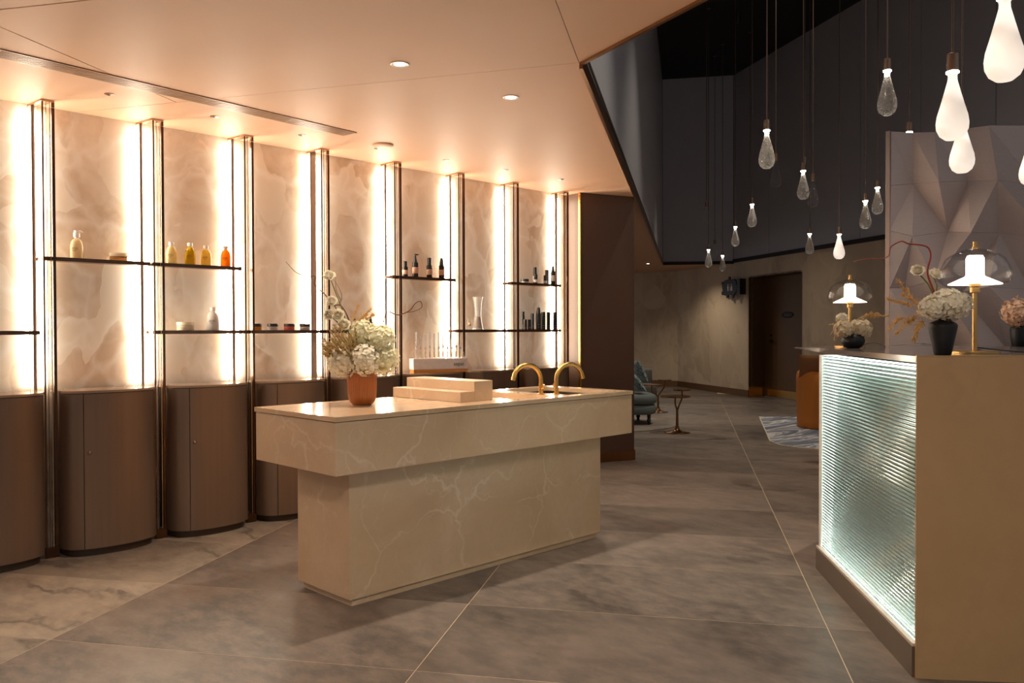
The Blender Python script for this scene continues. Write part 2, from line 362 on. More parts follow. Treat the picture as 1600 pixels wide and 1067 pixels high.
MB().prism([tuple(P1+eV*.02), tuple(seamW), (6.72, WY), (6.72, 14.2), (17.5, 14.2), tuple(P2)], C+.021, C+.0213).build('backing', M['slot'], ce)
MB().prism([tuple(P1), tuple(Q0), (-2.2, -2.6), (-2.2, WY), tuple(seamW)], C+.021, C+.0213).build('backing', M['slot'], ce)

# ---- high dark void above the lobby
def wall_slab(name, a, b, z0, z1, th, m, parent=None, side=1):
    a, b = Vector(a), Vector(b); d = (b-a).normalized(); n = Vector((-d.y, d.x))*side*th
    return MB().prism([tuple(a), tuple(b), tuple(b+n), tuple(a+n)], z0, z1).build(name, m, parent)
struct(wall_slab('wall_void_left', P1, P2, C+.0215, VZ, .1, M['voidleft'], None, 1), 'tall satin grey panel face rising from the ceiling edge')
struct(wall_slab('wall_void_near', P1, Q0, C+.0215, VZ, .1, M['void'], None, -1), 'dark face of the ceiling void on the near side')
vf = root('wall_void_far', 'dark grey panelled upper wall of the tall void')
def panels(a, b, n, z0, z1, parent, m, side):
    a, b = Vector(a), Vector(b); d = (b-a)/n; gg = d.normalized()*.006
    for k in range(n): wall_slab('wall_panel', a+d*k+gg, a+d*(k+1)-gg, z0, z1, .06, m, parent, side)
panels(P2, P3, 1, C+.03, VZ, vf, M['void'], 1)
panels(P3, P5, 9, C+.06, VZ, vf, M['void'], 1)
wall_slab('backing', P3+WN*-.07+WD*.3, P5+WN*-.07, C+.0215, VZ, .03, M['voidceil'], vf, 1)
ePP = (P3-P2).normalized(); eNN = Vector((-ePP.y, ePP.x))
wall_slab('backing', P2+eNN*.07-ePP*.4, P3+eNN*.07+ePP*.3, C+.0215, VZ, .03, M['voidceil'], vf, 1)
vc = MB().prism([tuple(P1+Vector((-.5, .5))), tuple(P2+Vector((.2, .8))), tuple(P3+Vector((.4, 0))), tuple(P5), tuple(Q0)], VZ, VZ+.1).build('ceiling_void', M['voidceil'])
struct(vc, 'black upper ceiling of the tall void')
# bronze edge trim
tr = root('trim_1', 'polished bronze edge strip along the ceiling opening')
wall_slab('trim_strip', P1, P2, C-.03, C+.05, .018, M['bronze'], tr, -1)
wall_slab('trim_strip', P1, Q0, C-.012, C+.04, .018, M['bronze'], tr, 1)
wall_slab('shadow_gap', P1+eV*.06+Vector((.012, -.016)), P2, C+.05, C+.075, .006, M['gap'], tr, -1)
wall_slab('trim_strip', P2, P3, C-.03, C+.03, .03, M['gap'], tr, -1)
struct(wall_slab('trim_2', P3+WN*.005, P5+WN*.005, C-.01, C+.06, .02, M['gap'], None, -1), 'black shadow gap line above the stone wall')

# ---- far stone walls with the door recess
wr = root('wall_right', 'beige stone wall beyond the lobby with a door recess')
DS0, DS1, DH = -.577, -2.296, 2.28
wall_slab('wall_section', K1, wall_pt(DS0), 0, C, .1, M['onyx_far'], wr, 1)
wall_slab('wall_section', wall_pt(DS1), P5, 0, C, .1, M['onyx_far'], wr, 1)
wall_slab('wall_section', wall_pt(DS0), wall_pt(DS1), DH, C, .1, M['onyx_far'], wr, 1)
struct(wall_slab('wall_back', K3, K1 if False else K2, 0, C, .1, M['onyx_far'], None, 1), 'beige stone wall at the far end beside the lounge')
struct(wall_slab('wall_back_return', K2, K1, 0, C, .1, M['onyx_far'], None, 1), 'short angled stone wall section at the far corner')
bb = root('baseboard_right', 'bronze skirting along the far stone wall')
wall_slab('skirting', K1+WN*.012, wall_pt(DS0)+WN*.012, 0, .13, .012, M['bronze'], bb, 1)
wall_slab('skirting', wall_pt(DS1)+WN*.012, P5+WN*.012, 0, .13, .012, M['bronze'], bb, 1)
struct(wall_slab('baseboard_back', K2+Vector((-.012, 0)), K1+Vector((-.012, 0)), 0, .13, .012, M['bronze'], None, 1), 'bronze skirting at the far corner wall')
RD = .35; back = -WN*RD
dr = root('door_1', 'dark bronze door set deep in a recess of the stone wall')
wall_slab('jamb', wall_pt(DS0), wall_pt(DS0)+back, 0, DH, .03, M['doorbrown'], dr, 1)
wall_slab('jamb', wall_pt(DS1), wall_pt(DS1)+back, 0, DH, .03, M['doorbrown'], dr, -1)
wall_slab('jamb_skirting', wall_pt(DS0-.001), wall_pt(DS0-.001)+back, 0, .2, .004, M['brass'], dr, -1)
wall_slab('door_leaf', wall_pt(DS0)+back, wall_pt(DS1)+back, .01, DH, .05, M['doorbrown'], dr, 1)
wall_slab('kick_plate', wall_pt(DS0-.1)+back+WN*.006, wall_pt(DS1+.05)+back+WN*.006, .02, .16, .004, M['brass'], dr, 1)
MB().prism([tuple(wall_pt(DS0)), tuple(wall_pt(DS1)), tuple(wall_pt(DS1)+back), tuple(wall_pt(DS0)+back)], DH, DH+.03).build('head_jamb', M['doorbrown'], dr)
def wall_M(s, z, off): # local x along wall to the right in view, y up, z out
    p = wall_pt(s)+WN*off; X = -WD; 
    return Matrix(((X.x, 0, WN.x, p.x), (X.y, 0, WN.y, p.y), (0, 1, 0, z), (0, 0, 0, 1)))
MB().lathe([(.012, 0), (.03, .004), (.03, .012), (0, .014)], 16, M=wall_M(-.79, 1.18, -RD)).build('deadbolt', M['black'], dr, 40)
hb = MB().lathe([(.04, 0), (.04, .012), (0, .014)], 16, M=wall_M(-.79, 1.07, -RD)); Mh = wall_M(-.79, 1.07, -RD)
hb.tube([Mh @ Vector((0, 0, .01)), Mh @ Vector((0, 0, .055)), Mh @ Vector((.16, 0, .055))], .012)
hb.build('door_handle', M['black'], dr, 40)
dp = thing('door_plate', 'small black oval plate on the dark bronze door', 'door sign')
MB().lathe([(.1, 0), (.1, .012), (.088, .016), (0, .016)], 32, M=wall_M(-1.345, 1.56, -RD+.001), sx=1.75, sy=.58).build('plate', M['black'], dp, 40)
tx = MB()
for k in range(4): tx.box(-.08+k*.044, -.055+k*.044, -.014, .014, .0165, .018, wall_M(-1.345, 1.56, -RD+.001))
tx.build('lettering', M['doorbrown'], dp)
# beige side door with black handle at the far left
d2 = root('door_2', 'beige flush door at the far end with a black handle')
da, db = Vector((15.73, 12.45)), Vector((15.83, 11.88))
wall_slab('door_leaf', da+Vector((-.03, 0)), db+Vector((-.03, 0)), .02, 2.28, .02, M['doorbeige'], d2, 1)
wall_slab('door_frame', db+Vector((-.035, 0)), db+Vector((-.025, -.06)), 0, 2.34, .02, M['onyx_far'], d2, 1)
MB().box(15.765, 15.79, 11.93, 12.03, .92, 1.18).build('handle_plate', M['black'], d2)
MB().tube([(15.77, 11.98, 1.03), (15.72, 11.98, 1.03), (15.70, 12.3, 1.03)], .014).build('handle_bar', M['redtwig'], d2, 40)

# ---- dark brown pier at the end of the shelf wall
pr = root('wall_pier', 'dark brown panelled pier at the end of the shelf wall')
PP = [(6.165, 5.20), (6.73, 4.99), (7.35, 6.6), (6.5, 7.4), (6.165, 7.4)]
MB().prism(PP, .1, C-.002).build('pier_panel', M['brownwall'], pr)
MB().box(6.148, 6.164, 5.196, 5.22, 0, C-.002).build('brass_edge', M['brass'], pr)
MB().prism([(6.166, 5.192), (6.736, 4.98), (7.36, 6.6), (6.5, 7.39), (6.166, 7.39)], 0, .1).build('bronze_skirting', M['bronze'], pr)

# ---- lit stone shelf wall
wl = root('wall_left', 'backlit cream onyx shelf wall in upright panels')
for i in range(9):
    x0 = CH[i][1]; x1 = CH[i+1][0] if i < 8 else 6.164
    if i == 0: MB().box(-.6, CH[0][0], WY, WY+.04, 0, C).build('stone_panel', M['onyx'], wl)
    MB().box(x0+.001, x1-.001, WY, WY+.04, 0, C).build('stone_panel', M['onyx'], wl)
MB().box(-.6, 6.164, WY+.041, WY+.1, 0, C).build('backing', M['gap'], wl)

# ------------------------------------------------------------------ posts
names = ['at the left picture edge', 'left of the pump bottle shelf', 'between the pump bottle and the yellow bottles', 'between the yellow bottles and the four black-lidded jars',
         'behind the white lisianthus flowers', 'left of the pink-labelled bottles', 'right of the test tube rack', 'right of the glass carafe', 'nearest the dark brown pier']
for i, X in enumerate(POST):
    p = thing('shelf_post', 'slim bronze shelf post with light strips, '+names[i], 'post', (X, FY, 0), 0, 'posts of the lit shelf wall')
    zt = C-.012
    MB().box(-.016, 0, -.012, .0, 0, zt-.03).build('front_bar', M['darkbronze'], p)
    MB().box(-.016, 0, -.012, .0, zt-.027, zt).build('bar_cap', M['darkbronze'], p)
    for dx, w_, mm in ((-.027, .004, 'barlight'), (-.046, .003, 'darkbronze'), (-.067, .009, 'darkbronze')):
        MB().box(dx, dx+w_, -.010, -.006, 0, zt).build('thin_bar', M[mm], p)
    MB().box(-.069, .001, -.014, .002, 0, .06).build('foot', M['darkbronze'], p)
    c0, c1 = CH[i][0]-X, CH[i][1]-X; yb = WY-FY
    MB().prism([(c0, yb-.001), (c0+.009, yb-.034), (c1-.009, yb-.034), (c1, yb-.001)], .02, zt).build('wall_channel', M['channel'], p)
    MB().box(c0+.014, c0+.017, yb-.0355, yb-.0335, .02, zt).build('channel_seam', M['darkbronze'], p)
    MB().prism([(c0, yb-.002), (c1, yb-.002), (0, -.014), (-.07, -.014)], zt, zt+.011).build('top_bracket', M['barlight'], p)
    MB().box(c0-.020, c0-.011, yb-.026, yb-.004, .985, zt-.035).build('light_strip', M['led'], p)
    MB().box(c1+.011, c1+.020, yb-.026, yb-.004, .985, zt-.035).build('light_strip', M['led'], p)

# ------------------------------------------------------------------ curved cabinets
HC = .957
cabl = ['at the left picture edge', 'under the pump bottle shelf', 'under the yellow bottles', 'under the four black-lidded jars', 'behind the terracotta flower vase', 'under the test tube rack', 'under the glass carafe', 'under the small black bottles']
def cab_curve(x0, x1, dep, inset=0):
    cx, a = (x0+x1)/2, (x1-x0)/2-inset; base = FY+.03
    return lambda t: (cx-a*cos(pi*t), base-(dep-inset)*max(0, sin(pi*t))**.62)
for i in range(8):
    X0, X1 = POST[i]+.006, POST[i+1]-.076
    dep = .20
    p = thing('curved_cabinet', 'brown bow-fronted cabinet with pale top, '+cabl[i], 'cabinet', ((X0+X1)/2, FY, 0), 0, 'bow-fronted cabinets along the shelf wall')
    ox, oy = (X0+X1)/2, FY
    def poly(fn, a, b, n): return [(fn(a+(b-a)*k/n)[0]-ox, fn(a+(b-a)*k/n)[1]-oy) for k in range(n+1)]
    bk = WY-.042-oy
    f0 = cab_curve(X0, X1, dep, .008); body = poly(f0, 0, 1, 36)
    MB().prism(body+[(X1-.008-ox, bk), (X0+.008-ox, bk)], .045, HC-.016).build('body', M['gap'], p)
    f1 = cab_curve(X0, X1, dep, .024); MB().prism(poly(f1, 0, 1, 28)+[(X1-.02-ox, bk), (X0+.02-ox, bk)], 0, .045).build('plinth', M['cabdark'], p, 30)
    def skin(a, b, n, z0, z1, parent, name):
        o_ = poly(cab_curve(X0, X1, dep), a, b, n); i_ = poly(cab_curve(X0, X1, dep, .0075), a, b, n)
        return MB().prism(o_+i_[::-1], z0, z1).build(name, M['cab'], parent, 30)
    skin(.0, .268, 14, .045, HC-.018, p, 'side_panel'); dd = skin(.274, .90, 30, .045, HC-.018, p, 'door'); skin(.906, 1.0, 8, .045, HC-.018, p, 'side_panel')
    q = poly(cab_curve(X0, X1, dep), .312, .312, 1)[0]
    MB().lathe([(.012, 0), (.012, .006), (.008, .010), (.003, .011), (0, .009)], 16, M=Matrix.Translation((q[0], q[1]+.003, .60)) @ Matrix.Rotation(radians(24), 4, 'Z') @ Matrix.Rotation(radians(90), 4, 'X')).build('lock', M['barlight'], dd, 40)
    o_ = poly(cab_curve(X0-.003, X1+.003, dep+.004), 0, 1, 40)
    MB().prism(o_+[(X1-ox, bk), (X0-ox, bk)], HC-.014, HC).build('top', M['cabtop'], p, 30)

# ------------------------------------------------------------------ shelves
ZL, ZU = 1.302, 1.728
def shelf(i, z, label):
    x0, x1 = POST[i]-.064, POST[i+1]-.078
    p = thing('wall_shelf', label, 'shelf', ((x0+x1)/2, FY, z), 0, 'bronze shelves of the lit wall'); w = (x1-x0)/2
    MB().box(-w, w, .034, WY-FY-.04, -.02, 0).build('shelf_board', M['shelf'], p)
    MB().box(-w, w, .018, .033, -.022, .001).build('front_edge', M['shelf'], p)
shelf(0, ZL, 'bare bronze shelf at the left picture edge')
shelf(1, ZU, 'bronze shelf carrying the pump bottle and white-lidded jar')
shelf(2, ZU, 'bronze shelf carrying the four yellow and orange bottles')
shelf(2, ZL, 'bronze shelf carrying the cream jar and white bottle')
shelf(3, ZL, 'bronze shelf carrying the four black-lidded jars')
shelf(4, ZL, 'bronze shelf half hidden behind the island flowers')
shelf(5, ZU, 'bronze shelf carrying the pink-labelled dark bottles')
shelf(6, ZL, 'bronze shelf carrying the flared glass carafe')
shelf(7, ZU, 'upper bronze shelf carrying a black jar and dark bottles')
shelf(7, ZL, 'lower bronze shelf carrying a row of slim black bottles')
SY = FY+.09

def bands(mb, r, zs, w, n=7, arc=.9, ang=-pi*.70):
    for z, k in zs:
        for a in range(n):
            t0 = ang-arc*k/2+arc*k*a/n; t1_ = ang-arc*k/2+arc*k*(a+.7)/n
            mb.add([(r*cos(t0), r*sin(t0), z-w), (r*cos(t1_), r*sin(t1_), z-w), (r*cos(t1_), r*sin(t1_), z+w), (r*cos(t0), r*sin(t0), z+w)], [(0, 1, 2, 3)])
    return mb
def soap_bottle(x, z, h, r, liq, label, pump=False, cap='white', opaque=False):
    p = thing('bottle', label, 'bottle', (x, SY, z+.0005), 0, 'bottles on the shelf wall')
    hb = h*(.72 if pump else .82)
    prof = [(r*.94, 0), (r, .006), (r, hb*.55), (r*.94, hb*.72), (r*.76, hb*.88), (r*.45, hb*.98), (r*.36, hb)]
    MB().lathe(prof, 28).build('body', liq, p, 50)
    if pump:
        MB().lathe([(r*.34, hb), (r*.34, hb+.008), (r*.5, hb+.009), (r*.5, hb+.03), (r*.42, hb+.036)], 20).build('collar', M['white'], p, 40)
        MB().lathe([(.006, hb+.036), (.006, h-.01), (r*.42, h-.01), (r*.42, h-.001), (0, h)], 16).tube([(0, 0, h-.005), (.022, -.01, h-.005), (.03, -.013, h-.011)], [.006, .005, .004]).build('pump', M['white'], p, 40)
        MB().tube([(0, 0, hb), (.004, 0, hb*.7), (r*.7, -.004, .012)], .0032, 6).build('dip_tube', M['white'], p, 40)
    else:
        MB().lathe([(r*.36, hb), (r*.36, hb+.005), (r*.5, hb+.006), (r*.5, h-.001), (0, h)], 20).build('cap', M[cap], p, 40)
    bands(MB(), r+.0008, [(hb*.52, 1), (hb*.46, 1.2), (hb*.38, .6)], .0018).build('print', M['print'], p)
    return p
def low_jar(x, z, h, r, bodym, lidm, label, frac=.5, lidr=1.0, y=SY):
    p = thing('jar', label, 'jar', (x, y, z+.0005), 0, 'jars on the shelf wall')
    MB().lathe([(r*.93, 0), (r*.97, .003), (r*.97, h*frac), (r*.9, h*frac+.001)], 28).build('body', bodym, p, 40)
    MB().lathe([(r*.9*lidr, h*frac+.001), (r*lidr, h*frac+.002), (r*lidr, h-.003), (r*.96*lidr, h), (0, h)], 28).build('lid', lidm, p, 40)
    bands(MB(), r*.97+.0007, [(h*frac*.55, .7)], .0014, 5).build('print', M['print'], p)
def dark_bottle(x, z, h, r, label, top='cap', lab='pinklabel', y=SY, seam=.62):
    p = thing('bottle', label, 'bottle', (x, y, z+.0005), 0, 'dark bottles on the shelf wall')
    hb = h*seam
    MB().lathe([(r*.96, 0), (r, .003), (r, hb), (r*.75, hb+.004)], 20).build('body', M['softblack'], p, 40)
    if lab: MB().lathe([(r+.0004, hb*.26), (r+.001, hb*.27), (r+.001, hb*.68), (r+.0004, hb*.69)], 20).build('label_band', M[lab], p, 40)
    if top == 'pump':
        MB().lathe([(r*.7, hb+.004), (r*.62, hb+(h-hb)*.35), (r*.34, h-.012), (r*.34, h)], 16).tube([(0, 0, h-.006), (r*1.2, -.006, h-.004)], [r*.3, r*.16], 8).build('pump', M['blacklid'], p, 40)
    elif top == 'cone':
        MB().lathe([(r*.74, hb+.004), (r*.7, hb+(h-hb)*.3), (r*.42, h-.004), (0, h)], 16).build('cap', M['blacklid'], p, 40)
    else:
        MB().lathe([(r*.74, hb+.004), (r*.74, h-.003), (r*.66, h), (0, h)], 16).build('cap', M['blacklid'], p, 40)
def slim_bottle(x, z, h, r, label, y=SY, seam=.6, lab=False, pump=False):
    p = thing('bottle', label, 'bottle', (x, y, z+.0005), 0, 'slim black bottles on the shelf wall')
    MB().lathe([(r, 0), (r, h*seam-.001), (r*.9, h*seam)], 18).build('body', M['black'], p, 40)
    MB().lathe([(r*.9, h*seam), (r, h*seam+.002), (r*(.6 if pump else 1), h-.003), (r*(.5 if pump else .9), h), (0, h)], 18).build('cap', M['blacklid'], p, 40)
    if lab: MB().lathe([(r+.0003, h*.12), (r+.0008, h*.125), (r+.0008, h*seam*.85), (r+.0003, h*seam*.86)], 18).build('label_band', M['greylabel'], p, 40)
    else: bands(MB(), r+.0008, [(h*.22, .6), (h*.1, .5)], .0016, 3, .9, -pi*.72).build('print', M['greylabel'], p)

soap_bottle(1.686, ZU, .170, .036, M['liq_clear'], 'clear soap bottle with white pump on the upper left shelf', pump=True)
low_jar(1.925, ZU, .050, .052, M['liq_amber'], M['cream'], 'wide amber jar with cream lid beside the pump bottle', .52, 1.02)
for x, h, lq, lb, cp in ((2.252, .142, 'liq_pale', 'pale yellow bottle with white cap, leftmost of four', 'white'), (2.374, .145, 'liq_olive', 'deep mustard bottle with white cap, second of four', 'white'),
                     (2.482, .136, 'liq_yellow', 'light lemon yellow bottle with white cap, third of four', 'white'), (2.62, .142, 'liq_orange', 'orange bottle with pale cap, rightmost of four', 'cream')):
    soap_bottle(x, ZU, h, .033, M[lq], lb, cap=cp)
low_jar(2.34, ZL, .055, .055, M['cream'], M['cream'], 'wide cream jar on the shelf below the yellow bottles', .55)
p = soap_bottle(2.527, ZL, .155, .041, M['jar_white'], 'opaque white bottle with round shoulders beside the cream jar')
for x, bm_, lb in ((2.838, 'jar_orange', 'orange jar with black lid beside the bronze post'), (2.965, 'jar_white', 'white jar with black lid between the orange and red jars'), (3.095, 'jar_red', 'coral red jar with black lid'), (3.222, 'jar_silver', 'silvery jar with black lid, rightmost of four')):
    low_jar(x, ZL, .046, .038, M[bm_], M['blacklid'], lb, .52, 1.0)
for k, x in enumerate((3.62, 3.69, 3.77)):
    p = thing('dropper_bottle', ['small dark dropper bottle just right of the twig behind the flowers', 'small green dropper bottle poking above the hydrangeas', 'small dark dropper bottle, rightmost behind the hydrangeas'][k], 'bottle', (x+.03, SY, ZL+.0005), 0, 'dropper bottles behind the flowers')
    MB().lathe([(.018, 0), (.018, .055), (.009, .066), (.009, .07)], 16).build('body', M['softblack'], p, 40)
    MB().lathe([(.011, .07), (.011, .084), (.006, .086), (.007, .10), (.003, .108), (0, .109)], 14).build('dropper', M['black'], p, 40)
dark_bottle(4.137, ZU, .125, .022, 'short dark pink-labelled bottle, leftmost of four', 'cap')
dark_bottle(4.241, ZU, .190, .024, 'tallest dark pink-labelled bottle with pump, second of four', 'pump')
dark_bottle(4.389, ZU, .166, .024, 'dark pink-labelled bottle with flat cap, third of four', 'cap')
dark_bottle(4.520, ZU, .175, .024, 'dark pink-labelled bottle with tapered cap, rightmost of four', 'cone')
low_jar(5.52, ZU, .038, .038, M['greylabel'], M['blacklid'], 'flat black jar on the upper right shelf', .35)
slim_bottle(5.635, ZU, .085, .017, 'short black labelled bottle in front of a taller one, upper right shelf', SY-.03, .5, True)
slim_bottle(5.668, ZU, .155, .018, 'tall slim black bottle behind the short one, upper right shelf', SY+.01, .55, True)
slim_bottle(5.80, ZU, .085, .017, 'short black bottle standing alone, upper right shelf', SY, .45, True)
slim_bottle(5.865, ZU, .14, .018, 'plain black bottle half hidden at the end, upper right shelf', SY+.04, .6)
dark_bottle(5.885, ZU, .178, .021, 'tall black bottle with pale band, last on the upper right shelf', 'cone', 'greylabel', SY-.02, .7)
slim_bottle(5.488, ZL, .092, .017, 'short black bottle in front, first on the lower right shelf', SY-.035, .55)
slim_bottle(5.505, ZL, .165, .018, 'tall slim black bottle behind the first short one, lower right shelf', SY+.012, .6)
slim_bottle(5.585, ZL, .092, .018, 'short black bottle standing alone, lower right shelf', SY, .55)
slim_bottle(5.655, ZL, .15, .018, 'slim black bottle hidden behind the pump bottle, lower right shelf', SY+.03, .6)
slim_bottle(5.685, ZL, .205, .022, 'tallest black bottle with pump, lower right shelf', SY-.02, .74, pump=True)
slim_bottle(5.770, ZL, .165, .019, 'slim black bottle, third from the right, lower right shelf', SY, .6)
slim_bottle(5.845, ZL, .165, .018, 'slim black bottle, second from the right, lower right shelf', SY, .6)
slim_bottle(5.925, ZL, .165, .018, 'slim black bottle, rightmost on the lower right shelf', SY-.01, .6)
# carafe and small glass
p = thing('glass_carafe', 'flared clear glass carafe with amber base on the shelf', 'carafe', (4.93, SY, ZL+.0005))
MB().lathe([(.048, 0), (.047, .006), (.036, .06), (.029, .12), (.028, .17), (.036, .235), (.046, .285), (.043, .285), (.033, .235), (.025, .17), (.026, .12), (.033, .06), (.042, .012), (0, .012)], 32).build('body', M['thickglass'], p, 40)
MB().lathe([(.039, .013), (.031, .06), (.026, .11), (0, .111)], 24).build('filling', M['carafe_fill'], p, 40)
p = thing('glass_tumbler', 'small clear glass with an amber bead beside the carafe', 'glass', (4.845, SY+.01, ZL+.0005))
MB().lathe([(.026, 0), (.03, .095), (.028, .095), (.024, .005), (0, .005)], 24).build('body', M['glass'], p, 40)
MB().lathe([(0, .03), (.012, .04), (.014, .052), (.008, .064), (0, .066)], 14).build('bead', M['liq_amber'], p, 60)

# test tube rack
p = thing('tube_rack_box', 'white marbled display box with oak base on the cabinet', 'display box', (4.375, FY-.04, HC+.001), radians(-20))
MB().box(-.23, .23, -.05, .05, 0, .026).build('oak_base', M['wood'], p)
MB().box(-.232, .232, -.052, .052, .027, .112).build('marble_block', M['rackmarble'], p)
MB().box(-.24, -.234, -.056, .056, 0, .125).box(.234, .24, -.056, .056, 0, .125).build('end_panel', M['glass'], p)
def text_mesh(s, size, depth=.0006):
    cu = bpy.data.curves.new('lettering', 'FONT'); cu.body = s; cu.size = size; cu.extrude = depth; cu.align_x = 'CENTER'; cu.align_y = 'CENTER'
    o = bpy.data.objects.new('lettering', cu); COL.objects.link(o); bpy.context.view_layer.update()
    me = bpy.data.meshes.new_from_object(o.evaluated_get(bpy.context.evaluated_depsgraph_get())); COL.objects.unlink(o); bpy.data.objects.remove(o); return me
me = text_mesh('sepai', .045); me.materials.clear(); me.materials.append(M['print'])
o = link('lettering', me, p); o.location = (.155, -.0528, .066); o.rotation_euler = (pi/2, 0, 0)
rk = MB()
for z in (.145, .16):
    rk.box(-.21, .22, -.018, .018, z, z+.003)
rk.box(-.212, -.206, -.018, .018, .1125, .163).box(.214, .22, -.018, .018, .1125, .163); rk.build('acrylic_rail', M['glass'], p)
cols = [rgb(216, 140, 60), rgb(214, 60, 40), rgb(222, 160, 70), rgb(90, 160, 170), rgb(80, 170, 180), rgb(70, 66, 110), rgb(200, 160, 60), rgb(230, 200, 130), rgb(96, 104, 130), rgb(70, 78, 130), rgb(80, 84, 120)]
hs = [.21, .185, .208, .21, .2, .21, .175, .14, .155, .105, .105]
tn = ['first', 'second', 'third', 'fourth', 'fifth', 'sixth', 'seventh', 'eighth', 'ninth', 'tenth', 'last']
tube_sh = {}
cR, sR = cos(radians(-20)), sin(radians(-20))
for k in range(11):
    lx = -.19+k*.0382; h = hs[k]
    t = thing('test_tube', 'slim glass test tube, %s from the left in the marbled display box' % tn[k], 'test tube', (4.375+lx*cR, FY-.04+lx*sR, HC+.114), 0, 'test tubes in the display box')
    MB().lathe([(0, 0), (.006, .001), (.008, .008), (.008, h), (.0095, h+.002), (.0065, h+.002), (.0065, .01), (0, .006)], 12).build('glass', M['tubeglass'], t, 60)
    cm = mat('tube_bead_%d' % k, cols[k], .25)
    MB().lathe([(0, .07+.012*(k % 3 == 0)), (.0062, .076+.012*(k % 3 == 0)), (.0062, .088+.012*(k % 3 == 0)), (0, .094+.012*(k % 3 == 0))], 10).build('bead', cm, t, 60)
    MB().lathe([(0, .008), (.0058, .012), (.0058, .055 if k else .072), (0, .056 if k else .073)], 10).build('filling', M['liq_amber'] if k % 3 == 0 else M['liq_pale'], t, 60)

# ------------------------------------------------------------------ island
IX0, IY0, IL, IW, IT, IB = 2.0448, 3.1425, 2.183, .7239, .916, .6525
isl = thing('island_counter', 'beige veined marble island counter with overhanging top and sinks', 'counter', (IX0, IY0, 0))
# sink openings in local coordinates
B1 = (1.22, 1.535, .09, .62); B2 = (1.66, 2.10, .085, .655); tk = .022
xs = [0, B1[0], B1[1], B2[0], B2[1], IL]
wt = MB()
wt.box(0, IL, 0, B2[2], IT-tk, IT); wt.box(0, IL, B2[3], IW, IT-tk, IT)
wt.box(0, B1[0], B2[2], B2[3], IT-tk, IT); wt.box(B1[1], B2[0], B2[2], B2[3], IT-tk, IT); wt.box(B2[1], IL, B2[2], B2[3], IT-tk, IT)
wt.box(B1[0], B1[1], B1[3], B2[3], IT-tk, IT)
wt.build('worktop', M['marbletop'], isl)
ap = .006
AZ = IT-tk-.004
fr = MB().box(ap, IL-ap, ap, .04, IB, AZ).box(ap, IL-ap, IW-.04, IW-ap, IB, AZ).box(ap, .04, .04, IW-.04, IB, AZ).box(IL-.04, IL-ap, .04, IW-.04, IB, AZ)
fr.box(.04, IL-.04, .04, IW-.04, IB, IB+.02); fr.build('apron', M['marble'], isl)
MB().box(.02, IL-.02, .02, .03, AZ, AZ+.004).box(.02, .03, .02, IW-.02, AZ, AZ+.004).box(.02, IL-.02, IW-.03, IW-.02, AZ, AZ+.004).box(IL-.03, IL-.02, .02, IW-.02, AZ, AZ+.004).build('shadow_joint', M['gap'], isl)
MB().box(.163, .163+1.859, .134, .134+.4554, .036, IB).build('pedestal', M['marble'], isl)
MB().box(.185, 2.0, .15, .575, 0, .032).box(.175, 2.01, .142, .582, .032, .036).build('plinth', M['marble'], isl)
for (a, b, c, d), mm, dep in ((B1, 'marble', .05), (B2, 'steel', .17)):
    z1 = IT-tk; w = .012; s = MB(); lip = .004
    if mm == 'steel':
        MB().box(a-w, a, c-w, d+w, z1-lip, z1).box(b, b+w, c-w, d+w, z1-lip, z1).box(a, b, c-w, c, z1-lip, z1).box(a, b, d, d+w, z1-lip, z1).build('basin_lip', M['marble'], isl)
        z1 -= lip
    s.box(a-w, a, c-w, d+w, IT-tk-dep, z1).box(b, b+w, c-w, d+w, IT-tk-dep, z1).box(a, b, c-w, c, IT-tk-dep, z1).box(a, b, d, d+w, IT-tk-dep, z1).box(a-w, b+w, c-w, d+w, IT-tk-dep-.01, IT-tk-dep)
    s.build('sink_basin', M[mm], isl)
    MB().lathe([(.035, 0), (.035, .003), (.02, .001), (0, .001)], 20, ((a+b)/2, (c+d)/2, IT-tk-dep)).build('sink_drain', M['darkbronze'], isl, 40)

def faucet(x, y, ang, label):
    p = thing('faucet', label, 'faucet', (x, y, IT+.0005), ang, 'brass faucets at the island sinks')
    MB().lathe([(.02, 0), (.02, .006), (.0145, .008)], 24).build('base_ring', M['brass'], p, 40)
    R_, hh = .092, .085
    pts = [(0, 0, .006), (0, 0, hh)]+[(R_-R_*cos(t), 0, hh+R_*sin(t)) for t in [pi*k/22 for k in range(1, 21)]]
    e = pts[-1]; pts.append((e[0]+.006, 0, e[2]-.022))
    MB().tube(pts, .0135, 16).build('spout', M['brass'], p, 50)
    MB().tube([(0, .012, .035), (0, .03, .035), (0, .034, .06)], .006, 10).build('lever', M['brass'], p, 50)
faucet(3.625, 3.37, radians(180-18), 'arched brass faucet turned left toward the small stone basin')
faucet(3.690, 3.305, radians(-18), 'arched brass faucet turned right over the dark basin')

# stepped riser
p = thing('display_riser', 'two-step beige marble display riser on the island', 'riser', (2.915, 3.29, IT+.0005))
MB().box(0, .10, 0, .585, 0, .055).build('lower_step', M['marble'], p, bevel=.0015)
MB().box(.1002, .235, 0, .585, 0, .108).build('upper_step', M['marble'], p, bevel=.0015)

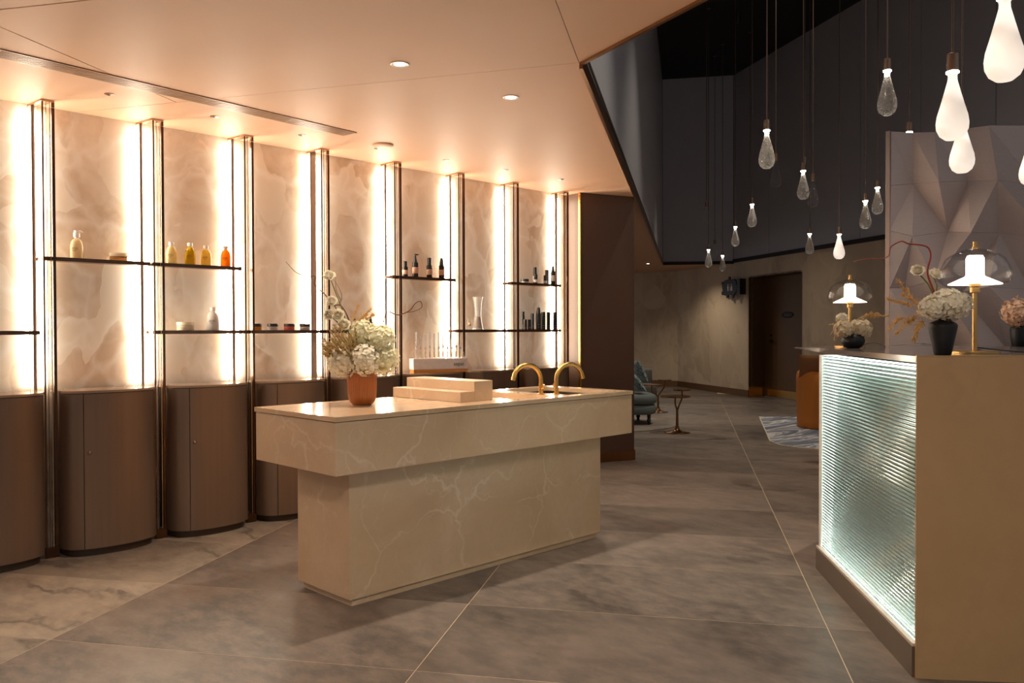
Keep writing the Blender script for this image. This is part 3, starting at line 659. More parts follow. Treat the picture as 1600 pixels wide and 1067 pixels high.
# ------------------------------------------------------------------ flowers
def rot_to(d):
    return Vector(d).normalized().to_track_quat('Z', 'Y').to_matrix().to_4x4()
def hydrangea(name, label, cen, r, m, stem_to, n=150, group=None, sq=1.0, ps=.013, grp='hydrangea blooms'):
    t = thing(name, label, 'flower', stem_to, 0, group or grp); c = Vector(cen)-Vector(stem_to)
    mb = MB(); rng = random.Random(zlib.crc32(label.encode()) % 1000)
    for k in range(n):
        zz = 1-2*(k+.5)/n; a = k*2.39996; rr = sqrt(1-zz*zz)
        d = Vector((rr*cos(a), rr*sin(a), zz)); 
        d = (d+Vector((rng.uniform(-.12, .12) for _ in range(3)))).normalized()
        pos = c+Vector((d.x*r, d.y*r, d.z*r*sq))*rng.uniform(.80, 1.1)
        R_ = rot_to(d+Vector((rng.uniform(-.35, .35) for _ in range(3)))) @ Matrix.Rotation(rng.uniform(0, pi), 4, 'Z'); T = Matrix.Translation(pos) @ R_
        s = ps*rng.uniform(.75, 1.2)
        for q in range(4):
            Q = T @ Matrix.Rotation(q*pi/2, 4, 'Z')
            mb.add([Q @ Vector(v) for v in ((0, 0, 0), (s*.55, -s*.55, s*.22), (s*1.15, 0, s*.34), (s*.55, s*.55, s*.22))], [(0, 1, 2, 3)])
    mb.build('bloom', m, t)
    core = MB(); core.lathe([(r*.74*sin(pi*k/10), -r*.74*sq*cos(pi*k/10)) for k in range(11)], 16, tuple(c)); core.build('bloom_core', m, t, 60)
    MB().tube([(0, 0, 0), c*.6+Vector((0, 0, -r*.1)), c], .004, 6).build('stem', M['stem'], t, 60)
    return t
def rose(name, label, cen, r, face, base, m, grp='white lisianthus flowers'):
    t = thing(name, label, 'flower', base, 0, grp); c = Vector(cen)-Vector(base); R_ = Matrix.Translation(c) @ rot_to(face); mb = MB()
    for layer, (r0, r1, rb, hh, cnt) in enumerate(((.10, .16, .34, 1.0, 3), (.2, .34, .5, 1.0, 3), (.26, .62, .68, .92, 4), (.3, .98, .8, .72, 5))):
        for k in range(cnt):
            Q = R_ @ Matrix.Rotation(2*pi*k/cnt+layer*.7, 4, 'Z')
            def fn(u, v):
                th = (u-.5)*2*pi/cnt*1.55; e = 1-(2*u-1)**4*.35
                rr = r*(r0*(1-v)**2+2*rb*v*(1-v)+r1*v*v)*(1+.10*sin(7*u+k+layer)*v)
                return Q @ Vector((rr*cos(th), rr*sin(th), r*1.25*hh*(v**.8)*e-r*.3+r*.08*sin(11*u+k)*v-(r*.25*v**5 if layer == 3 else 0)))
            mb.grid(fn, 7, 6)
    mb.build('petals', m, t, 60)
    nb = R_ @ Vector((0, 0, 0))
    MB().lathe([(0, -r*.1), (r*.26, -r*.05), (r*.3, r*.02), (0, r*.05)], 12, M=R_ @ Matrix.Translation((0, 0, -r*.3))).build('calyx', M['stem'], t, 50)
    MB().tube([(0, 0, 0), c*.5+Vector((.004, -.006, .0)), nb-Vector(face).normalized()*r*.3, nb], .0028, 6).build('stem', M['stem'], t, 60)
    return t
def spline(pts, n=6):
    pts = [Vector(p) for p in pts]; out = []
    for i in range(len(pts)-1):
        a, b, c_, d = pts[max(i-1, 0)], pts[i], pts[i+1], pts[min(i+2, len(pts)-1)]
        for k in range(n):
            t = k/n; out.append(.5*((2*b)+(c_-a)*t+(2*a-5*b+4*c_-d)*t*t+(3*b-a-3*c_+d)*t**3))
    return out+[pts[-1]]
def twig(name, label, pts, r0, r1, m, grp=None, extra=()):
    b = Vector(pts[0]); t = thing(name, label, 'twig', b, 0, grp); q = spline([Vector(p)-b for p in pts]); n = len(q)
    MB().tube(q, [r0+(r1-r0)*k/(n-1) for k in range(n)], 8).build('main_twig', m, t, 60)
    for e in extra: 
        e = spline([Vector(p)-b for p in e]); MB().tube(e, [r0*.5+(r1*.5-r0*.5)*k/(len(e)-1) for k in range(len(e))], 6).build('side_twig', m, t, 60)
    return t
def plume(name, label, base, tips, m, grp=None, n=70, ln=.022, cat='dried flower'):
    b = Vector(base); t = thing(name, label, cat, b, 0, grp); rng = random.Random(zlib.crc32(label.encode()) % 997)
    st = MB(); fl_ = MB()
    for tip in tips:
        e = Vector(tip)-b; mid = e*.5+Vector((rng.uniform(-.015, .015), rng.uniform(-.015, .015), .01)); q = spline([(0, 0, 0), mid, e], 8)
        st.tube(q, .0013, 5)
        for k in range(n):
            i = len(q)*.35+rng.random()*len(q)*.64; i0 = min(int(i), len(q)-2); p_ = q[i0].lerp(q[i0+1], i-int(i)); ax = (q[i0+1]-q[i0]).normalized()
            d = (ax*1.1+Vector((rng.gauss(0, 1), rng.gauss(0, 1), rng.gauss(0, 1)))*.55).normalized(); l = ln*rng.uniform(.5, 1.2)*(1.15-.6*i/len(q))
            u = d.orthogonal().normalized()*.0021; w = d.cross(u).normalized()*.0021
            o_ = len(fl_.v); fl_.add([p_, p_+d*l*.5+u, p_+d*l, p_+d*l*.5-u, p_+d*l*.5+w, p_+d*l*.5-w], [(0, 1, 2, 3), (0, 4, 2, 5)])
    st.build('stem', M['stem'] if m != M['gold_grass'] else m, t, 60); fl_.build('seed_head', m, t)
    return t

def cam_pt(u, v, D): # a point in the room seen from the doorway viewpoint at depth D (used to lay out curved stems)
    return Vector((0, 0, H))+(fw+rt*((u-800)/F_PX)-up*((v-533.5)/F_PX))*D
# island vase
VX, VYi = 2.499, 3.585
v_ = thing('terracotta_vase', 'ribbed terracotta vase standing on the island', 'vase', (VX, VYi, IT+.0005))
ribn = 34
prof = [(.044, 0), (.052, .003), (.063, .014), (.071, .035), (.074, .06), (.078, .175), (.072, .175), (.068, .06), (.06, .03), (.045, .016), (0, .014)]
MB().lathe(prof, 180, mod=lambda a, k: (1-.055*(1-abs(sin(a*ribn/2))**.6)) if 1 < k < 6 else 1).build('body', M['terracotta'], v_, 25)
MB().lathe([(0, .120), (.062, .120), (.062, .130), (0, .134)], 24).build('flower_foam', M['soil'], v_, 40)
vb = (VX, VYi, IT+.137); D0 = 4.306
def ip(u, v, dd=0): return cam_pt(u, v, D0+dd)
hyd = [('large white hydrangea bloom at the front of the terracotta vase', (571, 563), -.09, .076, 'pet_white'), ('pale green hydrangea bloom at the top of the terracotta vase', (566, 522), .0, .068, 'pet_green'),
       ('green-white hydrangea bloom at the upper right of the terracotta vase', (594, 530), -.02, .070, 'pet_green'), ('cream hydrangea bloom at the lower right of the terracotta vase', (598, 560), -.02, .080, 'pet_green'),
       ('white hydrangea bloom at the lower left of the terracotta vase', (536, 566), -.06, .074, 'pet_white'), ('pale green hydrangea bloom at the back of the terracotta vase', (560, 545), .09, .085, 'pet_green')]
for lb, (u, v), dd, r, mm in hyd: hydrangea('hydrangea', lb, ip(u, v, dd), r, M[mm], vb, 260, ps=.0125)
# dried astilbe mass at left
rng = random.Random(5); tips = []
c0 = ip(534, 541, -.07)
for k in range(64):
    d = Vector((rng.gauss(0, 1), rng.gauss(0, 1), rng.gauss(0, .7))).normalized(); tips.append(c0+(-rt*.2+d).normalized()*.105*rng.uniform(.5, 1.15))
plume('dried_astilbe', 'tan dried feathery bloom at the left of the terracotta vase', vb, tips, M['pet_dry'], None, 75, .03)
plume('dried_grass', 'golden dried grass plume above the terracotta vase', ip(548, 520), [ip(578, 484), ip(572, 492, .03), ip(560, 478, .02), ip(583, 492, -.02)], M['gold_grass'], None, 62, .032)
for lb, (u, v), r, fc in (('topmost white lisianthus on a long stem above the island', (515, 432), .032, (-.5, -.5, .6)), ('white lisianthus halfway up the stem above the island', (519, 471), .030, (-.6, -.6, .5)),
                          ('white lisianthus low at the left of the bouquet', (515, 492), .028, (-.8, -.5, .2)), ('white lisianthus low in the middle of the bouquet', (529, 492), .032, (-.6, -.7, .3)), ('white lisianthus nestling just above the dried bloom', (538, 508), .034, (-.6, -.7, .5))):
    rose('lisianthus', lb, ip(u, v, -.03), r, fc, ip(548, 528, -.01), M['pet_white'])
twig('curly_twig', 'long curly brown twig reaching left above the island bouquet', [ip(548, 525), ip(545, 500), ip(533, 478), ip(518, 476), ip(508, 460), ip(492, 446), ip(492, 432), ip(480, 432), ip(462, 425), ip(447, 409)], .0042, .0013, M['twig'], None,
     extra=([ip(530, 477), ip(534, 462), ip(527, 445), ip(517, 432)], [ip(533, 470), ip(526, 455), ip(524, 440), ip(525, 430)]))
twig('curly_twig', 'thin looping brown twig reaching right above the island bouquet', [ip(596, 520), ip(600, 500), ip(606, 487), ip(622, 492), ip(640, 485), ip(649, 474), ip(657, 471), ip(659, 480), ip(648, 486), ip(632, 489), ip(624, 494)], .003, .0013, M['twig'])

# ------------------------------------------------------------------ reception desk
DN = Vector((3.237, 1.109)); E1 = Vector((.7826, .6225)); E2 = Vector((.6225, -.7826)); DT = 1.197
DA = math.atan2(E1.y, E1.x)
desk = thing('reception_desk', 'reception desk with glowing ribbed glass front and beige end panel', 'desk', (DN.x, DN.y, 0), DA)
# local: x along front (away), y = -E2 (left of travel) so the desk body lies at negative y
MB().box(0, .012, -1.15, .002, 0, DT).build('end_panel', M['desk'], desk)
MB().box(-.001, .014, -1.15, .003, DT, DT+.0035).build('metal_edge', M['lampbrass'], desk)
MB().box(.0125, 1.44, -.2, .012, 0, .115).build('plinth', M['deskplinth'], desk)
MB().box(.0125, 1.44, -.01, .010, .115, .126).build('plinth_cap', M['channel'], desk)
MB().box(.014, 1.42, -.2, -.09, .12, 1.155).build('backing_panel', M['deskback'], desk)
ng = 64; z0, z1 = .128, 1.158; rows = []
def rg(u, v):
    k = v*ng*6; return (.056+(1.405-.056)*u, -.012+.0048*abs(sin(pi*v*ng)), z0+(z1-z0)*v)
gm = MB(); NV = ng*4
pf = [(rg(0, j/NV)[1], rg(0, j/NV)[2]) for j in range(NV+1)]
vv = [(x, y, z) for (y, z) in pf for x in (.0135, 1.400)]+[(x, -.020, z) for (y, z) in pf for x in (.0135, 1.400)]
ff = []; n2 = 2*(NV+1)
for j in range(NV):
    a = 2*j; ff.append((a+1, a, a+2, a+3)); ff.append((n2+a, n2+a+1, n2+a+3, n2+a+2))
    ff.append((a, n2+a, n2+a+2, a+2)); ff.append((a+1, a+3, n2+a+3, n2+a+1))
ff += [(0, 1, n2+1, n2), (2*NV+1, 2*NV, n2+2*NV, n2+2*NV+1)]
gm.add(vv, ff); gm.build('ribbed_glass', M['ribglass'], desk)
MB().box(.014, 1.40, -.085, -.026, .1265, .152).build('light_strip', M['deskled'], desk)
MB().box(.014, 1.40, -.085, -.026, 1.140, 1.157).build('light_strip', M['deskled'], desk)
MB().box(1.392, 1.398, -.085, -.026, .154, 1.138).build('light_strip', M['deskled'], desk)
MB().box(1.402, 1.44, -.2, -.004, .126, 1.16).build('side_frame', M['white'], desk)
dtp = [(.0145, 0), (1.42, 0), (1.60, .09), (2.1, -.25), (2.1, -1.15), (.0145, -1.15)]; dth = [.024, .022, .004, .004, .022, .024]
MB().add([(x, y, DT-h) for (x, y), h in zip(dtp, dth)]+[(x, y, DT) for x, y in dtp], [(0, 1, 2, 3, 4, 5), (11, 10, 9, 8, 7, 6)]+[(i, i+6, (i+1) % 6+6, (i+1) % 6) for i in range(6)]).build('desk_top', M['desktop'], desk)
MB().box(.052, 1.44, -1.15, -1.12, 0, DT-.042).build('rear_panel', M['desk'], desk)
MB().box(1.41, 1.44, -1.12, -.21, 0, DT-.042).build('end_board', M['desk'], desk)
def dpt(a, b, z=DT): p_ = DN+E1*a+E2*b; return Vector((p_.x, p_.y, z))

def table_lamp(loc, k, label, cable):
    p = thing('table_lamp', label, 'lamp', loc, 0, 'glass dome table lamps'); 
    S = lambda pr: [(r*k, z*k) for r, z in pr]
    MB().lathe(S([(.094, 0), (.094, .008), (.09, .010), (0, .010)]), 40).build('base', M['lampbrass'], p, 40)
    MB().lathe(S([(.0095, .010), (.0095, .25)]), 20).build('pole', M['lampbrass'], p, 40)
    MB().lathe(S([(.012, .25), (.019, .252), (.019, .272), (.013, .274), (.022, .276), (.022, .286), (.01, .288)]), 24).build('collar', M['lampbrass'], p, 40)
    MB().lathe(S([(.034, .322), (.034, .392), (.028, .404), (0, .406)]), 28).build('opal_tube', M['opal'], p, 40)
    MB().lathe(S([(.035, .325), (.037, .318), (.100, .288), (.101, .284), (.096, .284), (.034, .312)]), 40).build('opal_flare', M['opalrim'], p, 40)
    MB().lathe(S([(.118, .286), (.134, .302), (.137, .318), (.130, .352), (.112, .392), (.09, .408), (.05, .427), (.01, .437), (.01, .434), (.049, .424), (.088, .405), (.110, .389), (.127, .351), (.134, .318), (.131, .304), (.116, .288)]), 48).build('glass_dome', M['domeglass'], p, 50)
    MB().lathe(S([(.012, .434), (.012, .440), (.009, .441), (.009, .462), (0, .463)]), 20).build('finial', M['lampbrass'], p, 40)
    if cable: MB().tube(spline([Vector(c)-Vector(loc) for c in cable]), .003, 6).build('cable', M['black'], p, 60)
M['domeglass'] = thin_glass('dome_glass')
lp = dpt(.42, .375)+Vector((0, 0, .0006))
table_lamp(lp, 1.0, 'large glass dome table lamp beside the tall black vase', [lp+Vector((.09, -.01, .006)), dpt(.6, .45, DT+.02), dpt(.55, .60, DT+.004), dpt(.5, .7, DT+.004)])
sp = dpt(1.66, .225)+Vector((0, 0, .0006))
table_lamp(sp, .88, 'smaller glass dome table lamp behind the round black vase', [sp+Vector((.075, -.02, .004)), dpt(1.6, .33, DT+.025), dpt(1.55, .37, DT+.012), dpt(1.48, .36, DT+.004)])
# tall black vase
tv = dpt(.175, .155)+Vector((0, 0, .0006)); TD = 3.21
p = thing('black_vase', 'tall tapered black vase on the near end of the desk', 'vase', tv)
MB().lathe([(.029, 0), (.031, .003), (.04, .05), (.051, .105), (.052, .115), (.047, .124), (.032, .131), (.027, .142), (.030, .150), (.024, .150), (.022, .14), (.04, .11), (0, .02)], 40).build('body', M['blackvase'], p, 40)
nb = tv+Vector((0, 0, .135))
def tp(u, v, dd=0): return cam_pt(u, v, TD+dd)
hydrangea('hydrangea', 'full cream-white hydrangea in the tall black vase', tp(1482, 476, 0), .078, M['pet_white'], nb, 420, sq=.72, ps=.0105)
hydrangea('hydrangea', 'smaller cream hydrangea leaning left in the tall black vase', tp(1458, 480, -.03), .05, M['pet_white'], nb, 220, sq=.85, ps=.010)
rose('lisianthus', 'white lisianthus at the left above the tall black vase', tp(1434, 424), .026, (-.7, -.2, .5), tp(1459, 462), M['pet_white'])
rose('lisianthus', 'white lisianthus touching the big lamp dome', tp(1460, 430, .03), .027, (-.3, -.5, .6), tp(1462, 462), M['pet_white'])
twig('red_twig', 'curving red twig rising from the tall black vase', [tp(1462, 462), tp(1455, 445), tp(1449, 425), tp(1454, 402), tp(1451, 388), tp(1440, 383), tp(1420, 381), tp(1408, 377), tp(1392, 386), tp(1388, 400), tp(1372, 405), tp(1355, 404), tp(1333, 409)], .0042, .0012, M['redtwig'])
gb = tp(1440, 492, .02)
plume('dried_grass', 'golden dried grass spray left of the tall black vase', gb, [tp(1404, 440), tp(1413, 462), tp(1390, 468, .04), tp(1391, 512), tp(1402, 520, -.04), tp(1420, 505), tp(1432, 522), tp(1428, 532, .03)], M['gold_grass'], None, 64, .034)
# round black vase
RD_ = 4.42; rv = dpt(1.37, .16)+Vector((0, 0, .0006))
p = thing('black_bowl_vase', 'round black bowl vase at the far end of the desk', 'vase', rv)
MB().lathe([(.03, 0), (.045, .006), (.058, .028), (.060, .042), (.052, .062), (.04, .072), (.036, .072), (.05, .05), (.05, .03), (0, .012)], 40).build('body', M['blackvase'], p, 50)
rb = rv+Vector((0, 0, .07))
def rp(u, v, dd=0): return cam_pt(u, v, RD_+dd)
hydrangea('hydrangea', 'creamy hydrangea at the right of the round black vase', rp(1344, 514), .056, M['pet_cream'], rb, 160, sq=.85, ps=.012)
hydrangea('hydrangea', 'creamy hydrangea at the left of the round black vase', rp(1318, 514, -.02), .046, M['pet_cream'], rb, 130, sq=.9, ps=.012)
hydrangea('hydrangea', 'small pale bloom at the upper left of the round black vase', rp(1316, 498, .02), .026, M['pet_white'], rb, 60, ps=.011)
plume('dried_grass', 'golden grass plume lying right of the round black vase', rp(1340, 498), [rp(1370, 490), rp(1366, 495, .03), rp(1388, 494)], M['gold_grass'], None, 50, .028)
plume('dried_grass', 'thin dry grass wisps at the left of the round black vase', rp(1312, 512), [rp(1296, 507), rp(1298, 522), rp(1303, 532)], M['gold_grass'], None, 10, .018)

# credenza, third vase and faceted screen behind the desk
CD = 5.45
ca, cb = cam_pt(1418, 545, 5.1), cam_pt(1760, 545, 5.6)
cz = thing('back_counter', 'low dark polished counter behind the reception desk', 'counter', (ca.x, ca.y, 0), math.atan2(cb.y-ca.y, cb.x-ca.x)); cl = (cb-ca).length
MB().box(.02, cl, .03, .42, .0, 1.14).build('body', M['credenza'], cz)
MB().box(0, cl, 0, .44, 1.141, 1.17).build('counter_top', M['credenza'], cz)
t3 = cam_pt(1592, 541, 5.62); t3.z = 1.1706
p = thing('black_vase', 'black vase at the right picture edge before the faceted screen', 'vase', t3)
MB().lathe([(.038, 0), (.042, .004), (.05, .06), (.055, .12), (.05, .138), (.034, .15), (.034, .158), (.028, .158), (.045, .12), (0, .02)], 36).build('body', M['blackvase'], p, 40)
hydrangea('hydrangea', 'blush and cream hydrangea in the vase at the right edge', cam_pt(1588, 488, 5.58), .085, M['pet_blush'], t3+Vector((0, 0, .15)), 170, ps=.017)
plume('dried_grass', 'dry grass spray in the vase at the right edge', t3+Vector((0, 0, .18)), [cam_pt(1576, 474, 5.55), cam_pt(1590, 462, 5.6), cam_pt(1598, 470, 5.6)], M['gold_grass'], None, 26, .03)

SD = 6.25
scr = thing('faceted_screen', 'folded taupe metal screen of triangular facets behind the desk', 'screen', tuple(cam_pt(1390, 760, SD).xy)+(0,))
so = Vector(scr.location)
SX = [[1390, 1425, 1460, 1502, 1545, 1605, 1680, 1790], [1390, 1428, 1467, 1512, 1559, 1620, 1700, 1790], [1390, 1426, 1481, 1517, 1561, 1640, 1720, 1790], [1390, 1414, 1460, 1500, 1545, 1610, 1700, 1790],
      [1390, 1440, 1492, 1529, 1575, 1640, 1720, 1790], [1390, 1425, 1470, 1512, 1560, 1630, 1700, 1790], [1390, 1428, 1466, 1512, 1560, 1630, 1700, 1790]]
SV = [[205, 207, 206, 202, 196, 196, 198, 200], [290, 287, 284, 283, 281, 290, 285, 285], [360, 369, 362, 363, 364, 372, 365, 365], [450, 450, 438, 457, 448, 452, 450, 450], [540, 536, 544, 540, 548, 540, 540, 540], [645, 650, 640, 655, 645, 650, 645, 645], [772]*8]
SZ_ = [[0, .02, -.03, .03, -.06, .03, -.03, 0], [0, .06, -.07, .03, -.10, .05, -.05, 0], [0, -.04, .06, -.09, .05, -.07, .05, 0], [0, .07, -.06, .06, -.05, .07, -.05, 0], [0, -.06, .05, -.08, .06, -.05, .05, 0], [0, .06, -.06, .05, -.06, .06, -.05, 0], [0]*8]
def sv(i, j): return cam_pt(SX[j][i], SV[j][i], SD+SZ_[j][i])
for j in range(6):
    for i in range(7):
        a, b, c_, d = sv(i, j), sv(i+1, j), sv(i+1, j+1), sv(i, j+1)
        for q in (((a, b, c_), (a, c_, d)) if (i*3+j*5+i*j) % 3 < 1 else ((a, b, d), (b, c_, d))):
            cen = (q[0]+q[1]+q[2])/3; q = [w_+(cen-w_).normalized()*.0015-so for w_ in q]
            nn = (q[1]-q[0]).cross(q[2]-q[0]).normalized(); 
            if nn.dot(fw) > 0: nn = -nn
            bq = [w_-nn*.012 for w_ in q]
            mb = MB(); mb.add(q+bq, [(0, 2, 1) if (q[1]-q[0]).cross(q[2]-q[0]).dot(nn) < 0 else (0, 1, 2), (3, 4, 5), (0, 1, 4, 3), (1, 2, 5, 4), (2, 0, 3, 5)])
            mb.build('facet_panel', M['screen'], scr)
e0 = cam_pt(1389, 205, SD)-so; 
MB().box(e0.x-.012, e0.x+.012, e0.y-.012, e0.y+.02, 0, e0.z).build('edge_post', M['screenedge'], scr)

# ------------------------------------------------------------------ pendants
GH = .27
clear_prof = [(.016, GH), (.019, GH-.004), (.016, GH-.012), (.017, GH-.03), (.028, GH-.075), (.042, GH-.13), (.053, .10), (.057, .07), (.055, .045), (.044, .02), (.025, .004), (0, 0)]
pend = [  # x, y, z of glass bottom, kind, label
 (3.097, .793, 2.112, 'frost', 'largest glowing frosted drop pendant in the upper right corner'), (3.625, 1.113, 2.054, 'frost', 'long glowing frosted drop pendant above the big lamp'),
 (4.733, 1.406, 2.107, 'frost', 'glowing frosted drop pendant overlapped by the long one'), (5.607, 1.297, 2.135, 'frost', 'glowing frosted drop pendant cut by the right picture edge'),
 (5.237, 1.977, 2.600, 'lit', 'bright clear bubbled drop pendant high above the desk'), (6.75, 2.38, 2.545, 'lit', 'clear drop pendant half hidden behind the faceted screen'),
 (5.514, 2.919, 2.444, 'lit', 'large clear bubbled drop pendant left of the hanging cluster'), (7.997, 4.133, 2.755, 'off', 'unlit clear drop pendant just right of the large bubbled one'),
 (8.854, 4.233, 2.855, 'off', 'unlit clear drop pendant, upper of the overlapping trio'), (7.636, 3.664, 2.538, 'lit', 'lit clear drop pendant, lower of the overlapping trio'),
 (8.264, 3.861, 2.550, 'off', 'unlit clear drop pendant, rightmost of the overlapping trio'), (9.161, 5.040, 2.527, 'lit', 'lit clear drop pendant left of centre in the void'),
 (10.968, 6.785, 2.874, 'off', 'unlit clear drop pendant, leftmost and highest of the far ones'), (10.519, 6.044, 2.462, 'lit', 'lit clear drop pendant between the far left pair and the centre one'),
 (11.388, 7.010, 2.263, 'lit', 'lit clear drop pendant at far left, left of the lowest pair'), (13.453, 8.148, 2.594, 'off', 'unlit small drop pendant between the two lowest far ones'),
 (12.985, 7.711, 2.315, 'lit', 'lowest small lit drop pendant at the far left'), (12.798, 7.077, 2.716, 'off', 'faint unlit drop pendant below the centre one'),
 (10.891, 5.133, 2.317, 'lit', 'lit clear drop pendant beneath the overlapping trio'), (9.115, 3.955, 2.072, 'frost', 'small glowing frosted drop pendant left of the small lamp'),
 (8.240, 3.315, 2.277, 'lit', 'lit clear drop pendant left of the screen, lower of two'), (8.732, 3.390, 2.475, 'lit', 'lit clear drop pendant beside the screen edge, upper of two')]
pm = {}
pm['frost'] = MB().lathe([(r*1.06, z) for r, z in clear_prof[::-1]], 40).mesh('drop', M['frost'], 60)
pm['lit'] = MB().lathe(clear_prof[::-1], 32).mesh('drop', M['bubble'], 60); 
pm['off'] = MB().lathe([(0, 0)]+[(r, z) for r, z in clear_prof[::-1][1:]]+[(r*.9 if r > .02 else r*.8, z+.002) for r, z in clear_prof[:-1]]+[(0, .004)], 32).mesh('drop', M['glass'], 60)
capm = MB().lathe([(.0, GH+.001), (.022, GH+.001), (.022, GH+.075), (.018, GH+.078), (0, GH+.078)], 24).mesh('cap', M['cap'], 40)
bulbm = MB().lathe([(.0, GH-.0005), (.0195, GH-.0005), (.0195, GH+.0005), (0, GH+.0005)], 20).mesh('bulb', M['bulb'])
bulb_in = MB().lathe([(.0, GH+.0002), (.024, GH+.0002), (.024, GH+.006), (.022, GH+.007)], 20).mesh('bulb', M['bulb'])
core_m = MB().lathe([(0, GH-.034), (.005, GH-.032), (.009, GH-.022), (.011, GH-.004), (0, GH-.003)], 14).mesh('filament', M['bulb'], 60)
for x, y, z, kd, lb in pend:
    p = thing('drop_pendant', lb, 'pendant lamp', (x, y, z), 0, 'glass drop pendants in the void')
    link('glass_drop', pm[kd], p); link('cap', capm, p)
    if kd != 'off': link('bulb', bulb_in, p)
    if kd == 'lit': link('filament', core_m, p)
    MB().tube([(0, 0, GH+.078), (0, 0, VZ-z-.012)], .0055, 8).build('rod', M['rod'], p, 60)
    MB().lathe([(.035, VZ-z-.02), (.035, VZ-z-.001)], 16).build('ceiling_rose', M['rod'], p, 40)

# ------------------------------------------------------------------ ceiling fittings
vt = thing('ceiling_vent', 'long linear slot air vent in the beige ceiling', 'vent', (1.09, 4.45, C), math.atan2(.215, 2.11)); VL = 2.12
MB().box(0, VL, 0, .11, -.0025, -.0005).build('slot_back', M['ventdark'], vt)
MB().box(-.012, VL+.012, -.012, 0, -.006, -.0005).box(-.012, VL+.012, .11, .122, -.006, -.0005).box(-.012, 0, 0, .11, -.006, -.0005).box(VL, VL+.012, 0, .11, -.006, -.0005).build('frame', M['vent'], vt)
for k in range(5): MB().box(0, VL, .012+k*.02, .022+k*.02, -.006, -.003).build('slat', M['vent'], vt)
def spot(x, y, power, size=radians(95), z=C, blend=.6, r=.02, color=(1, .89, .74)):
    l = bpy.data.lights.new('downlight_beam', 'SPOT'); l.energy = power; l.spot_size = size; l.spot_blend = blend; l.shadow_soft_size = r; l.color = color
    return l
dl_r = MB().lathe([(.03, -.001), (.042, -.004), (.047, -.0035), (.048, -.0006)], 28).mesh('trim_ring', M['trimwhite'], 40)
dl_l = MB().lathe([(0, -.0018), (.03, -.0018), (.03, -.0006)], 24).mesh('lens', M['lens'])
def downlight(x, y, label, power, size=radians(110), soft=.02):
    p = thing('downlight', label, 'ceiling light', (x, y, C), 0, 'recessed downlights')
    link('trim_ring', dl_r, p); link('lens', dl_l, p)
    l = spot(x, y, power, size, r=soft); o = bpy.data.objects.new('beam', l); COL.objects.link(o); o.parent = p; o.location = (0, 0, -.02)
downlight(2.545, 3.314, 'lit round downlight in the ceiling above the flower vase', SPOT*1.6)
downlight(3.354, 3.346, 'lit round downlight in the ceiling nearest the pier', SPOT*1.6)
for k, (x, y) in enumerate(((.35, .35), (.2, 2.9), (2.2, .7), (-1.1, .6))):
    downlight(x, y, ['round downlight in the ceiling right above the viewpoint', 'round downlight in the ceiling near the left cabinets', 'round downlight in the ceiling in front of the desk', 'round downlight in the ceiling behind the viewpoint'][k], SPOT*[2.6, .25, .4, 1.5][k], radians(158), soft=.03)
for k, (x, y) in enumerate(((13.75, 9.85), (14.25, 9.5))):
    downlight(x, y, ['tiny lit downlight in the far low ceiling, left one', 'tiny lit downlight in the far low ceiling, right one'][k], SPOT*.7, radians(140))
for k, (x, y) in enumerate(((9.0, 7.6), (11.6, 9.0))):  # extra lamps out of sight, added to brighten the lounge
    downlight(x, y, ['downlight in the ceiling above the teal sofa', 'downlight in the ceiling above the far grey armchair'][k], SPOT*.9, radians(130))
# spotlights added on the void ceiling to brighten floor, chair and screen
for k, (x, y, pw) in enumerate(((7.4, 3.7, 6.0), (9.8, 4.8, 8.0), (11.9, 6.8, 7.0), (4.35, 1.95, 9.0))):
    p = thing('void_spotlight', ['black spotlight on the void ceiling above the walkway', 'black spotlight on the void ceiling above the ochre chair', 'black spotlight on the void ceiling before the bronze door', 'black spotlight on the void ceiling above the desk'][k], 'spotlight', (x, y, VZ), 0, 'spotlights on the void ceiling')
    MB().lathe([(0, -.16), (.04, -.16), (.045, -.15), (.045, -.02), (.05, -.001)], 20).build('housing', M['black'], p, 40)
    l = spot(0, 0, SPOT*pw, radians([75, 62, 52, 70][k]), r=.05); o = bpy.data.objects.new('beam', l); COL.objects.link(o); o.parent = p; o.location = (0, 0, -.17)
for k, (x, y) in enumerate(((1.716, 4.866), (2.352, 4.923), (2.995, 4.978), (3.606, 4.963), (4.228, 4.929), (4.831, 4.882), (5.488, 4.853))):
    p = thing('ceiling_nozzle', 'tiny ceiling fitting above the %s bay from the left' % ['second', 'third', 'fourth', 'fifth', 'sixth', 'seventh', 'eighth'][k], 'ceiling fitting', (x, y, C), 0, 'small ceiling fittings along the shelf wall')
    MB().lathe([(.02, -.0045), (.026, -.003), (.026, -.0005)], 20).build('ring', M['sensor'], p, 40); MB().lathe([(0, -.007), (.01, -.007), (.014, -.004)], 14).build('nozzle', M['darkbronze'], p, 40)
p = thing('ceiling_disc', 'flush round beige ceiling disc above the shelf wall', 'ceiling fitting', (3.558, 4.835, C)); MB().lathe([(0, -.012), (.07, -.012), (.075, -.008), (.075, -.0005)], 36).build('cover', M['ceil'], p, 40)
p = thing('ceiling_speaker', 'black round disc speaker hanging from the void ceiling', 'speaker', (9.7, 6.25, VZ-.42))
MB().lathe([(0, -.02), (.3, -.015), (.33, .02), (.25, .06), (.05, .09), (0, .09)], 32).build('dish', M['black'], p, 40); MB().tube([(0, 0, .09), (0, 0, .419)], .015, 10).build('drop_rod', M['black'], p, 60)

